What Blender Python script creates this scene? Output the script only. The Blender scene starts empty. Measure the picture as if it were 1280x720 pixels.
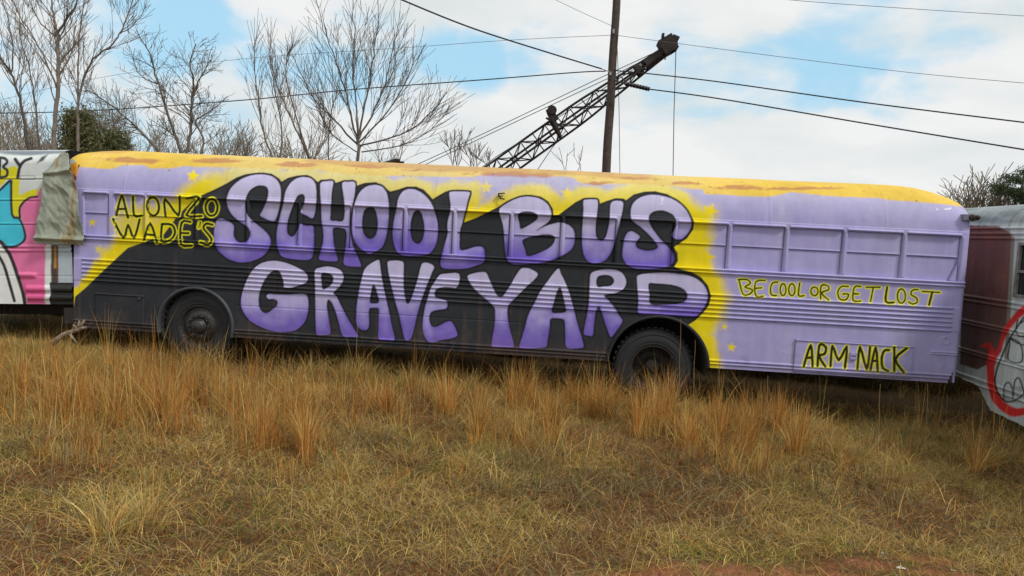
import bpy, math, random
import numpy as np
from math import radians as rad

random.seed(7)
rng = np.random.default_rng(11)
scene = bpy.context.scene
COL = scene.collection
ZS = 0.55                      # height of the purple bus's skirt edge above the datum

# ------------------------------------------------------------------ camera
FPX = 900.0
roll, pitch, yaw = rad(-2.94846929), rad(4.47495068), rad(-4.22509377)
F = np.array([math.sin(yaw)*math.cos(pitch), math.cos(yaw)*math.cos(pitch), -math.sin(pitch)])
R0 = np.array([math.cos(yaw), -math.sin(yaw), 0.0]); U0 = np.cross(R0, F)
R = math.cos(roll)*R0 + math.sin(roll)*(-U0)
U = math.cos(roll)*U0 + math.sin(roll)*R0
CAM = np.array([5.5, -9.0, 1.55599 + ZS])

def raydir(u, v):
    return R*(u-640)/FPX + U*(360-v)/FPX + F
def on_y(u, v, y=0.0):
    d = raydir(u, v); t = (y-CAM[1])/d[1]; return CAM + t*d
def at_depth(u, v, dep):
    return CAM + raydir(u, v)*dep
def on_plane(u, v, O, n):
    d = raydir(u, v); t = ((O-CAM) @ n)/(d @ n); return CAM + t*d
def to_px(P):
    d = P-CAM; w = d @ F
    return 640 + FPX*(d @ R)/w, 360 - FPX*(d @ U)/w

from mathutils import Matrix
cd = bpy.data.cameras.new('camera'); cam = bpy.data.objects.new('camera', cd); COL.objects.link(cam)
M4 = Matrix.Identity(4)
for i in range(3):
    M4[i][0] = R[i]; M4[i][1] = U[i]; M4[i][2] = -F[i]; M4[i][3] = CAM[i]
cam.matrix_world = M4
cd.sensor_width = 36; cd.lens = FPX/1280*36; cd.clip_end = 3000; cd.clip_start = 0.05
scene.camera = cam

# ------------------------------------------------------------------ helpers
def tag(o, label=None, cat=None, group=None, kind=None):
    if label: o['label'] = label
    if cat: o['category'] = cat
    if group: o['group'] = group
    if kind: o['kind'] = kind
    return o
def empty(name, loc=(0, 0, 0), label=None, cat=None, group=None):
    o = bpy.data.objects.new(name, None); COL.objects.link(o); o.location = loc
    return tag(o, label, cat, group)
def link(name, me, mat=None, parent=None, smooth=False):
    o = bpy.data.objects.new(name, me); COL.objects.link(o)
    if mat: me.materials.append(mat)
    if parent is not None:
        o.parent = parent; o.location = -np.array(parent.location)
    if smooth: me.polygons.foreach_set('use_smooth', np.ones(len(me.polygons), bool))
    return o
def np_mesh(name, verts, quads, cols=None, tris=None):
    me = bpy.data.meshes.new(name)
    verts = np.asarray(verts, np.float32).reshape(-1, 3)
    faces = []; sizes = []
    nq = 0 if quads is None else len(quads); nt = 0 if tris is None else len(tris)
    me.vertices.add(len(verts)); me.vertices.foreach_set('co', verts.ravel())
    loops = []
    if nq: loops.append(np.asarray(quads, np.int32).ravel())
    if nt: loops.append(np.asarray(tris, np.int32).ravel())
    loops = np.concatenate(loops)
    me.loops.add(len(loops)); me.loops.foreach_set('vertex_index', loops)
    me.polygons.add(nq+nt)
    starts = np.concatenate([np.arange(nq)*4, nq*4+np.arange(nt)*3]).astype(np.int32)
    me.polygons.foreach_set('loop_start', starts)
    me.update(calc_edges=True)
    if cols is not None:
        a = me.color_attributes.new('paint', 'FLOAT_COLOR', 'POINT')
        c = np.ones((len(verts), 4), np.float32); c[:, :3] = cols
        a.data.foreach_set('color', c.ravel())
    return me

class MB:
    """collects boxes, tubes and rings into one mesh"""
    def __init__(s): s.v = []; s.f = []
    def add(s, vs, fs):
        b = len(s.v); s.v += [tuple(map(float, p)) for p in vs]; s.f += [tuple(b+i for i in f) for f in fs]
    def box(s, c, size, ax=None):
        c = np.array(c, float); h = np.array(size, float)/2
        A = np.eye(3) if ax is None else np.array(ax, float)
        vs = [c + A[0]*h[0]*i + A[1]*h[1]*j + A[2]*h[2]*k for i in (-1, 1) for j in (-1, 1) for k in (-1, 1)]
        s.add(vs, [(0, 1, 3, 2), (4, 6, 7, 5), (0, 4, 5, 1), (2, 3, 7, 6), (0, 2, 6, 4), (1, 5, 7, 3)])
    def tube(s, pts, rs, n=6, cap=True):
        pts = [np.array(p, float) for p in pts]
        if np.isscalar(rs): rs = [rs]*len(pts)
        b = len(s.v); nn = len(pts)
        prev = None
        for i, p in enumerate(pts):
            t = pts[min(i+1, nn-1)] - pts[max(i-1, 0)]
            t = t/(np.linalg.norm(t)+1e-9)
            if prev is None:
                a = np.array([0, 0, 1.0]) if abs(t[2]) < .9 else np.array([1.0, 0, 0])
            else: a = prev
            x = np.cross(t, a); x /= np.linalg.norm(x)+1e-9; y = np.cross(t, x); prev = -y if prev is None else np.cross(x, t)
            prev = np.cross(x, t)
            for k in range(n):
                an = 2*math.pi*k/n
                q = p + rs[i]*(math.cos(an)*x + math.sin(an)*y); s.v.append((float(q[0]), float(q[1]), float(q[2])))
        for i in range(nn-1):
            for k in range(n):
                a0 = b+i*n+k; a1 = b+i*n+(k+1) % n
                s.f.append((a0, a1, a1+n, a0+n))
        if cap:
            s.f.append(tuple(b+k for k in range(n))[::-1]); s.f.append(tuple(b+(nn-1)*n+k for k in range(n)))
    def lathe(s, c, prof, axis=1, n=48, a0=0, a1=2*math.pi):
        """prof = [(r, t)], revolved round the y axis through c (t = offset in y)"""
        full = abs(a1-a0-2*math.pi) < 1e-6
        b = len(s.v); m = len(prof); N = n if full else n+1
        for k in range(N):
            an = a0 + (a1-a0)*k/n
            for r, t in prof:
                s.v.append((c[0]+r*math.cos(an), c[1]+t, c[2]+r*math.sin(an)))
        for k in range(n):
            k2 = (k+1) % N
            for j in range(m-1):
                s.f.append((b+k*m+j, b+k*m+j+1, b+k2*m+j+1, b+k2*m+j))
    def build(s, name, mat, parent=None, smooth=False):
        me = bpy.data.meshes.new(name); me.from_pydata(s.v, [], s.f); me.update()
        return link(name, me, mat, parent, smooth)

# ---- 2D noise
def vnoise(x, y, seed=0):
    x = np.asarray(x, float); y = np.asarray(y, float)
    xi = np.floor(x).astype(np.int64); yi = np.floor(y).astype(np.int64)
    fx = x-xi; fy = y-yi; fx = fx*fx*(3-2*fx); fy = fy*fy*(3-2*fy)
    def h(a, b):
        n = (a*374761393 + b*668265263 + seed*974634777) & 0x7fffffff
        n = ((n ^ (n >> 13))*1274126177) & 0x7fffffff
        return ((n ^ (n >> 16)) & 0xffff)/65535.0
    return (h(xi, yi)*(1-fx)+h(xi+1, yi)*fx)*(1-fy) + (h(xi, yi+1)*(1-fx)+h(xi+1, yi+1)*fx)*fy
def fbm(x, y, seed=0, o=4):
    s = 0; a = .5
    for k in range(o):
        s = s + a*vnoise(x*2**k, y*2**k, seed+k*17); a *= .5
    return s/(1-.5**o)
def sm(a, b, x):
    t = np.clip((x-a)/(b-a), 0, 1); return t*t*(3-2*t)
def srgb(r, g, b):
    c = np.array([r, g, b], float)/255
    return np.where(c <= .04045, c/12.92, ((c+.055)/1.055)**2.4)

# ---- 2D distances
def catmull(pts, closed=True, n=5):
    P = np.array(pts, float); N = len(P); out = []
    rngk = range(N) if closed else range(N-1)
    for i in rngk:
        if closed: p0, p1, p2, p3 = P[(i-1) % N], P[i], P[(i+1) % N], P[(i+2) % N]
        else: p0, p1, p2, p3 = P[max(i-1, 0)], P[i], P[i+1], P[min(i+2, N-1)]
        for k in range(n):
            t = k/n
            out.append(.5*((2*p1)+(-p0+p2)*t+(2*p0-5*p1+4*p2-p3)*t*t+(-p0+3*p1-3*p2+p3)*t**3))
    if not closed: out.append(P[-1])
    return np.array(out)
def seg_dist(u, v, P, closed):
    d = np.full(u.shape, 1e9); N = len(P)
    for i in range(N if closed else N-1):
        a = P[i]; b = P[(i+1) % N]; e = b-a; L = e @ e+1e-12
        t = np.clip(((u-a[0])*e[0]+(v-a[1])*e[1])/L, 0, 1)
        dd = (u-a[0]-t*e[0])**2+(v-a[1]-t*e[1])**2
        np.minimum(d, dd, out=d)
    return np.sqrt(d)
def inside(u, v, P):
    r = np.zeros(u.shape, bool); N = len(P)
    for i in range(N):
        a = P[i]; b = P[(i+1) % N]
        if a[1] == b[1]: continue
        c = ((a[1] > v) != (b[1] > v)) & (u < (b[0]-a[0])*(v-a[1])/(b[1]-a[1])+a[0])
        r ^= c
    return r
def sdf(u, v, P, pad=8):
    """signed distance (negative inside), evaluated only near the outline's box"""
    P = np.asarray(P, float)
    out = np.full(u.shape, 1e3)
    m = (u > P[:, 0].min()-pad) & (u < P[:, 0].max()+pad) & (v > P[:, 1].min()-pad) & (v < P[:, 1].max()+pad)
    if m.any():
        uu, vv = u[m], v[m]; d = seg_dist(uu, vv, P, True)
        d = np.where(inside(uu, vv, P), -d, d); out[m] = d
    return out
def strk(u, v, P, pad=6):
    P = np.asarray(P, float); out = np.full(u.shape, 1e3)
    m = (u > P[:, 0].min()-pad) & (u < P[:, 0].max()+pad) & (v > P[:, 1].min()-pad) & (v < P[:, 1].max()+pad)
    if m.any(): out[m] = seg_dist(u[m], v[m], P, False)
    return out
def cov(d, w=.6): return np.clip(.5-d/(2*w), 0, 1)       # coverage of a signed distance
def lay(c, m, col): 
    m = m[:, None]; return c*(1-m)+np.asarray(col)*m

# ------------------------------------------------------------------ materials
def new_mat(name):
    m = bpy.data.materials.new(name); m.use_nodes = True; nt = m.node_tree
    return m, nt, nt.nodes['Principled BSDF']
def mat(name, col, rough=.6, metal=0., var=.25, scale=6., bump=0., dirt=None, spec=.4, bscale=None, coord='Object'):
    m, nt, b = new_mat(name); N = nt.nodes; L = nt.links
    tc = N.new('ShaderNodeTexCoord'); n = N.new('ShaderNodeTexNoise'); n.inputs['Scale'].default_value = scale; n.inputs['Detail'].default_value = 8
    n.inputs['Roughness'].default_value = .65
    L.new(tc.outputs[coord], n.inputs['Vector'])
    r = N.new('ShaderNodeValToRGB'); c = np.array(col)
    c2 = np.array(dirt) if dirt is not None else c*(1-var)
    r.color_ramp.elements[0].position = .35; r.color_ramp.elements[0].color = (*c2, 1)
    r.color_ramp.elements[1].position = .65; r.color_ramp.elements[1].color = (*(c*(1+var*.4)).clip(0, 1), 1)
    L.new(n.outputs['Fac'], r.inputs['Fac']); L.new(r.outputs['Color'], b.inputs['Base Color'])
    b.inputs['Roughness'].default_value = rough; b.inputs['Metallic'].default_value = metal; b.inputs['Specular IOR Level'].default_value = spec
    if bump:
        n2 = N.new('ShaderNodeTexNoise'); n2.inputs['Scale'].default_value = bscale or scale*4; n2.inputs['Detail'].default_value = 6
        L.new(tc.outputs[coord], n2.inputs['Vector'])
        bp = N.new('ShaderNodeBump'); bp.inputs['Strength'].default_value = bump; bp.inputs['Distance'].default_value = .02
        L.new(n2.outputs['Fac'], bp.inputs['Height']); L.new(bp.outputs['Normal'], b.inputs['Normal'])
    return m
def paint_mat(name, rough=.45, dust=.12, attr='paint', bump=.15, spec=.4, streak=.25, trans=False, peel=True):
    """reads the sprayed-on colours stored on the mesh, then weathers them with noise"""
    m, nt, b = new_mat(name); N = nt.nodes; L = nt.links
    a = N.new('ShaderNodeAttribute'); a.attribute_name = attr
    geo = N.new('ShaderNodeNewGeometry')
    n = N.new('ShaderNodeTexNoise'); n.inputs['Scale'].default_value = 2.2; n.inputs['Detail'].default_value = 10; n.inputs['Roughness'].default_value = .7
    L.new(geo.outputs['Position'], n.inputs['Vector'])
    mp = N.new('ShaderNodeMapping'); mp.inputs['Scale'].default_value = (14, 14, .9); L.new(geo.outputs['Position'], mp.inputs['Vector'])
    n3 = N.new('ShaderNodeTexNoise'); n3.inputs['Scale'].default_value = 1; n3.inputs['Detail'].default_value = 5; L.new(mp.outputs[0], n3.inputs['Vector'])
    mr = N.new('ShaderNodeMapRange'); mr.inputs[1].default_value = .3; mr.inputs[2].default_value = .7; mr.inputs[3].default_value = 1-streak*.6; mr.inputs[4].default_value = 1+streak*.3
    L.new(n3.outputs['Fac'], mr.inputs[0])
    mr2 = N.new('ShaderNodeMapRange'); mr2.inputs[1].default_value = .3; mr2.inputs[2].default_value = .7; mr2.inputs[3].default_value = .88; mr2.inputs[4].default_value = 1.08
    L.new(n.outputs['Fac'], mr2.inputs[0])
    mu = N.new('ShaderNodeMath'); mu.operation = 'MULTIPLY'; L.new(mr.outputs[0], mu.inputs[0]); L.new(mr2.outputs[0], mu.inputs[1])
    mx = N.new('ShaderNodeMix'); mx.data_type = 'RGBA'; mx.blend_type = 'MULTIPLY'; mx.inputs['Factor'].default_value = 1
    L.new(a.outputs['Color'], mx.inputs[6]); L.new(mu.outputs[0], mx.inputs[7])
    # dust film
    r = N.new('ShaderNodeMapRange'); r.inputs[1].default_value = .5; r.inputs[2].default_value = .8; r.inputs[3].default_value = dust*.3; r.inputs[4].default_value = dust*1.6
    L.new(n.outputs['Fac'], r.inputs[0])
    mx2 = N.new('ShaderNodeMix'); mx2.data_type = 'RGBA'; L.new(r.outputs[0], mx2.inputs['Factor']); L.new(mx.outputs[2], mx2.inputs[6]); mx2.inputs[7].default_value = (.34, .29, .25, 1)
    L.new(mx2.outputs[2], b.inputs['Base Color'])
    rr = N.new('ShaderNodeMapRange'); rr.inputs[3].default_value = rough-.1; rr.inputs[4].default_value = rough+.25; L.new(n.outputs['Fac'], rr.inputs[0]); L.new(rr.outputs[0], b.inputs['Roughness'])
    b.inputs['Specular IOR Level'].default_value = spec
    if bump:
        n2 = N.new('ShaderNodeTexNoise'); n2.inputs['Scale'].default_value = 3.5; n2.inputs['Detail'].default_value = 5; L.new(geo.outputs['Position'], n2.inputs['Vector'])
        bp = N.new('ShaderNodeBump'); bp.inputs['Strength'].default_value = bump; bp.inputs['Distance'].default_value = .05
        L.new(n2.outputs['Fac'], bp.inputs['Height']); L.new(bp.outputs['Normal'], b.inputs['Normal'])
    return m
def leaf_mat(name, attr='paint', trans=.25):
    m, nt, b = new_mat(name); N = nt.nodes; L = nt.links
    a = N.new('ShaderNodeAttribute'); a.attribute_name = attr
    L.new(a.outputs['Color'], b.inputs['Base Color']); b.inputs['Roughness'].default_value = .75; b.inputs['Specular IOR Level'].default_value = .15
    t = N.new('ShaderNodeBsdfTranslucent'); L.new(a.outputs['Color'], t.inputs['Color'])
    mx = N.new('ShaderNodeMixShader'); mx.inputs[0].default_value = trans
    out = [n for n in N if n.type == 'OUTPUT_MATERIAL'][0]
    L.new(b.outputs[0], mx.inputs[1]); L.new(t.outputs[0], mx.inputs[2]); L.new(mx.outputs[0], out.inputs['Surface'])
    return m

M_PAINT = paint_mat('sprayed_bus_paint', dust=.05, streak=.12, rough=.6, spec=.22)
M_PAINT2 = paint_mat('graffiti_paint', rough=.4, dust=.05, streak=.1)
M_PAINT3 = paint_mat('weathered_aluminium_paint', rough=.5, dust=.08, streak=.35, bump=.3)
M_RUBBER = mat('tyre_rubber', (.012, .014, .017), .65, var=.4, scale=9, bump=.2, dirt=(.02, .02, .021))
M_RIM = mat('rusty_wheel_steel', (.05, .054, .055), .4, .5, scale=14, dirt=(.035, .026, .022), bump=.3)
M_RIM_D = mat('dark_wheel_steel', (.018, .018, .018), .65, .1, scale=14, dirt=(.025, .018, .014), bump=.3)
M_UNDER = mat('grimy_chassis_steel', (.02, .018, .017), .85, .0, scale=8, dirt=(.03, .022, .017), bump=.3)
M_DARKPAINT = mat('charcoal_bus_paint', tuple(srgb(62, 66, 72)), .5, scale=5, var=.3)
M_LAV = mat('lavender_bus_paint', tuple(srgb(165, 155, 205)), .5, scale=4, var=.15)
M_BLACK = mat('black_plastic', (.012, .012, .013), .35, scale=20)
M_LENS = mat('dark_glass_lens', (.03, .012, .01), .12, scale=20)
M_RUST = mat('rusted_crane_steel', (.045, .035, .032), .8, .3, scale=5, dirt=(.02, .015, .014), bump=.3)
M_WIRE = mat('black_wire', (.02, .02, .022), .5, scale=20)
M_POLE = mat('creosoted_pole_wood', (.085, .062, .05), .9, scale=7, dirt=(.045, .034, .03), bump=.5)
M_SHEET = None

# ------------------------------------------------------------------ world and sun
w = bpy.data.worlds.new('World'); scene.world = w; w.use_nodes = True
NT = w.node_tree; N = NT.nodes; L = NT.links
bg = N['Background']; bg.inputs['Strength'].default_value = .1
SUN_EL, SUN_AZ = rad(48), rad(122)      # azimuth measured from +Y towards +X
sky = N.new('ShaderNodeTexSky'); sky.sky_type = 'NISHITA'; sky.sun_disc = False
sky.sun_elevation = SUN_EL; sky.sun_rotation = SUN_AZ; sky.air_density = 1.0; sky.dust_density = 1.2; sky.ozone_density = 1.6
tc = N.new('ShaderNodeTexCoord')
def cloud_mask():
    # sheet of broken cloud: noise over the direction, thinned where the blue gaps are
    mp = N.new('ShaderNodeMapping'); mp.inputs['Scale'].default_value = (1.0, 1.0, 2.2); L.new(tc.outputs['Generated'], mp.inputs['Vector'])
    n = N.new('ShaderNodeTexNoise'); n.inputs['Scale'].default_value = 7.0; n.inputs['Detail'].default_value = 9; n.inputs['Roughness'].default_value = .55
    n.inputs['Distortion'].default_value = .25
    L.new(mp.outputs[0], n.inputs['Vector'])
    # blue gaps: (px u, v, radius in degrees, strength)
    acc = None
    gaps = [(240, 5, 4.6, .85), (290, 22, 3.6, .6), (190, 25, 5, .7), (125, 105, 7, .6), (200, 125, 6.5, .5), (255, 150, 6, .5), (60, 140, 7, .5), (170, 70, 7, .62), (20, 30, 7, .58), (90, 60, 8, .6), (330, 30, 7, .5), (450, 60, 8, .48), (700, 40, 8, .42), (1150, 60, 7, .5), (860, 70, 6, .5), (900, 100, 5, .6), (30, 130, 8, .6), (330, 85, 3.2, .75), (390, 80, 4.0, .85), (430, 95, 3.5, .8), (400, 115, 3, .5),
            (550, 60, 3.4, .75), (600, 74, 3.6, .85), (655, 62, 3.2, .65), (690, 55, 2.4, .5), (20, 60, 5, .25),
            (900, 85, 3.2, .6), (950, 95, 4.6, .75), (1000, 85, 4.4, .8), (1060, 80, 4.2, .75), (1040, 40, 4.4, .8), (1090, 35, 4.4, .75), (1020, 115, 2.4, .6), (1130, 70, 2.6, .4), (860, 90, 3, .4)]
    for (u, v, rdeg, s) in gaps:
        d = raydir(u, v); d = d/np.linalg.norm(d)
        dp = N.new('ShaderNodeVectorMath'); dp.operation = 'DOT_PRODUCT'; L.new(tc.outputs['Generated'], dp.inputs[0]); dp.inputs[1].default_value = tuple(d)
        m_ = N.new('ShaderNodeMapRange'); m_.interpolation_type = 'SMOOTHSTEP'
        m_.inputs[1].default_value = math.cos(rad(rdeg)); m_.inputs[2].default_value = 1.0; m_.inputs[3].default_value = 0; m_.inputs[4].default_value = s
        L.new(dp.outputs['Value'], m_.inputs[0])
        if acc is None: acc = m_.outputs[0]
        else:
            ad = N.new('ShaderNodeMath'); ad.operation = 'MAXIMUM'; L.new(acc, ad.inputs[0]); L.new(m_.outputs[0], ad.inputs[1]); acc = ad.outputs[0]
    # smooth union is enough: cover = noise*1.1 + .45 - gap
    s1 = N.new('ShaderNodeMath'); s1.operation = 'MULTIPLY_ADD'; L.new(n.outputs['Fac'], s1.inputs[0]); s1.inputs[1].default_value = 2.3; s1.inputs[2].default_value = -.48
    s2 = N.new('ShaderNodeMath'); s2.operation = 'MULTIPLY_ADD'; L.new(acc, s2.inputs[0]); s2.inputs[1].default_value = -1.05; L.new(s1.outputs[0], s2.inputs[2])
    r = N.new('ShaderNodeMapRange'); r.interpolation_type = 'SMOOTHSTEP'; r.inputs[1].default_value = -.28; r.inputs[2].default_value = .46; L.new(s2.outputs[0], r.inputs[0])
    return r.outputs[0]
mask = cloud_mask()
n2 = N.new('ShaderNodeTexNoise'); n2.inputs['Scale'].default_value = 5; n2.inputs['Detail'].default_value = 7; n2.inputs['Roughness'].default_value = .5
mp2 = N.new('ShaderNodeMapping'); mp2.inputs['Scale'].default_value = (1, 1, 3.0); mp2.inputs['Location'].default_value = (3.1, 1.7, .4); L.new(tc.outputs['Generated'], mp2.inputs['Vector']); L.new(mp2.outputs[0], n2.inputs['Vector'])
cr = N.new('ShaderNodeValToRGB'); cr.color_ramp.elements[0].position = .36; cr.color_ramp.elements[0].color = (.75, .80, .805, 1)
cr.color_ramp.elements[1].position = .62; cr.color_ramp.elements[1].color = (.90, .905, .905, 1)
L.new(n2.outputs['Fac'], cr.inputs['Fac'])
sc_ = N.new('ShaderNodeVectorMath'); sc_.operation = 'SCALE'; sc_.inputs['Scale'].default_value = 9.8; L.new(cr.outputs['Color'], sc_.inputs[0])
blue = N.new('ShaderNodeMix'); blue.data_type = 'RGBA'; blue.inputs['Factor'].default_value = .75
L.new(sky.outputs[0], blue.inputs[6]); blue.inputs[7].default_value = (4.9, 8.3, 10.5, 1)
mixc = N.new('ShaderNodeMix'); mixc.data_type = 'RGBA'; L.new(mask, mixc.inputs['Factor']); L.new(blue.outputs[2], mixc.inputs[6]); L.new(sc_.outputs[0], mixc.inputs[7])
L.new(mixc.outputs[2], bg.inputs['Color'])

sl = bpy.data.lights.new('sun', 'SUN'); sl.energy = 2.1; sl.angle = rad(9); sl.color = (1, .955, .89)
so = bpy.data.objects.new('sun', sl); COL.objects.link(so)
sd = np.array([math.sin(SUN_AZ)*math.cos(SUN_EL), math.cos(SUN_AZ)*math.cos(SUN_EL), math.sin(SUN_EL)])
from mathutils import Vector
so.rotation_euler = Vector(sd).to_track_quat('Z', 'Y').to_euler()
scene.view_settings.view_transform = 'Standard'; scene.view_settings.look = 'None'; scene.view_settings.exposure = 0; scene.view_settings.gamma = 1
scene.view_settings.use_curve_mapping = False
scene.render.engine = 'CYCLES'; scene.cycles.use_denoising = True
scene.cycles.max_bounces = 6; scene.cycles.diffuse_bounces = 3

# ------------------------------------------------------------------ ground
def gslope(x):
    return np.interp(x, [-200, -2, .75, 6.7, 11, 14, 200], [-.28, -.31, -.37, -.54, -.66, -.70, -.75]) + ZS
def gz(x, y):
    x = np.asarray(x, float); y = np.asarray(y, float)
    near = np.exp(-((x-5)/16)**2-((y+2)/12)**2)
    return gslope(x) + near*((fbm(x*.6, y*.6, 3)-.5)*.22 + (fbm(x*2.5, y*2.5, 5)-.5)*.06)
def coords(lo, hi, flo, fhi, step, grow=1.25):
    a = list(np.arange(flo, fhi+step/2, step)); s = step; x = a[-1]
    while x < hi: s *= grow; x += s; a.append(x)
    s = step; x = a[0]; pre = []
    while x > lo: s *= grow; x -= s; pre.append(x)
    return np.array(pre[::-1]+a)
gx = coords(-700, 700, -6, 17, .08); gy = coords(-120, 1500, -8, 4, .08)
X, Y = np.meshgrid(gx, gy); Z = gz(X, Y)
nr, nc = X.shape
idx = np.arange(nr*nc).reshape(nr, nc)
q = np.stack([idx[:-1, :-1], idx[:-1, 1:], idx[1:, 1:], idx[1:, :-1]], -1).reshape(-1, 4)
me = np_mesh('ground', np.stack([X, Y, Z], -1), q)
mg, nt, b = new_mat('dry_turf_and_red_clay'); n_ = nt.nodes; l_ = nt.links
geo = n_.new('ShaderNodeNewGeometry')
na = n_.new('ShaderNodeTexNoise'); na.inputs['Scale'].default_value = 1.3; na.inputs['Detail'].default_value = 9; l_.new(geo.outputs['Position'], na.inputs['Vector'])
nb = n_.new('ShaderNodeTexNoise'); nb.inputs['Scale'].default_value = 28; nb.inputs['Detail'].default_value = 8; l_.new(geo.outputs['Position'], nb.inputs['Vector'])
ra = n_.new('ShaderNodeValToRGB'); ra.color_ramp.elements[0].position = .35; ra.color_ramp.elements[0].color = (.085, .05, .022, 1)
ra.color_ramp.elements[1].position = .7; ra.color_ramp.elements[1].color = (.16, .105, .042, 1); l_.new(nb.outputs['Fac'], ra.inputs['Fac'])
rb = n_.new('ShaderNodeValToRGB'); rb.color_ramp.elements[0].position = .3; rb.color_ramp.elements[0].color = (.20, .075, .036, 1)
rb.color_ramp.elements[1].position = .75; rb.color_ramp.elements[1].color = (.33, .125, .06, 1); l_.new(nb.outputs['Fac'], rb.inputs['Fac'])
va = n_.new('ShaderNodeAttribute'); va.attribute_name = 'clay'
cm = n_.new('ShaderNodeMix'); cm.data_type = 'RGBA'; l_.new(va.outputs['Fac'], cm.inputs['Factor']); l_.new(ra.outputs[0], cm.inputs[6]); l_.new(rb.outputs[0], cm.inputs[7])
l_.new(cm.outputs[2], b.inputs['Base Color']); b.inputs['Roughness'].default_value = .95; b.inputs['Specular IOR Level'].default_value = .1
bp = n_.new('ShaderNodeBump'); bp.inputs['Strength'].default_value = .8; bp.inputs['Distance'].default_value = .03; l_.new(nb.outputs['Fac'], bp.inputs['Height']); l_.new(bp.outputs[0], b.inputs['Normal'])
def clay(x, y):
    """how bare the red clay is at a place"""
    x = np.asarray(x, float); y = np.asarray(y, float)
    n = fbm(x*1.6, y*1.6, 31)
    c = np.zeros_like(x)
    for (u, v, rx, ry, s) in CLAYS:
        c = np.maximum(c, s*np.exp(-((x-u)/rx)**2-((y-v)/ry)**2))
    n2_ = fbm(x*7, y*7, 33); return sm(.42, 1.0, c*(.1+.85*n+.85*n2_))*.8
CLAYS = []
def gpt(u, v):
    d = raydir(u, v); t = (.05-CAM[2])/d[2]; p = CAM+t*d; return p
for (u, v, rx, ry, s) in [(870, 722, .7, .16, 1.2), (1010, 706, .38, .13, 1.), (1075, 700, .35, .16, 1.2), (1150, 690, .4, .12, 1.2), (1190, 714, .5, .14, 1.3), (820, 722, .6, .12, 1.3), (930, 714, .6, .13, 1.35), (1020, 722, .9, .2, 1.5)]:
    p = gpt(u, v); CLAYS.append((p[0], p[1], rx, ry, s))
at = me.attributes.new('clay', 'FLOAT', 'POINT'); at.data.foreach_set('value', clay(X, Y).ravel().astype(np.float32))
g = link('ground', me, mg, smooth=True); tag(g, kind='structure')

# ------------------------------------------------------------------ bus shell: profile, relief, mesh
def arc_profile(pts, step=.008):
    P = catmull(pts, closed=False, n=24)
    d = np.concatenate([[0], np.cumsum(np.linalg.norm(np.diff(P, axis=0), axis=1))])
    return P, d
LAV = srgb(170, 164, 214); YEL = srgb(236, 214, 14); YELR = srgb(226, 190, 74); DARK = srgb(40, 44, 50); INK = srgb(22, 22, 30)
RUSTC = srgb(176, 112, 82); PALEP = srgb(196, 190, 226); DEEPP = srgb(118, 98, 192)
LINE = srgb(240, 236, 30)

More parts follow.
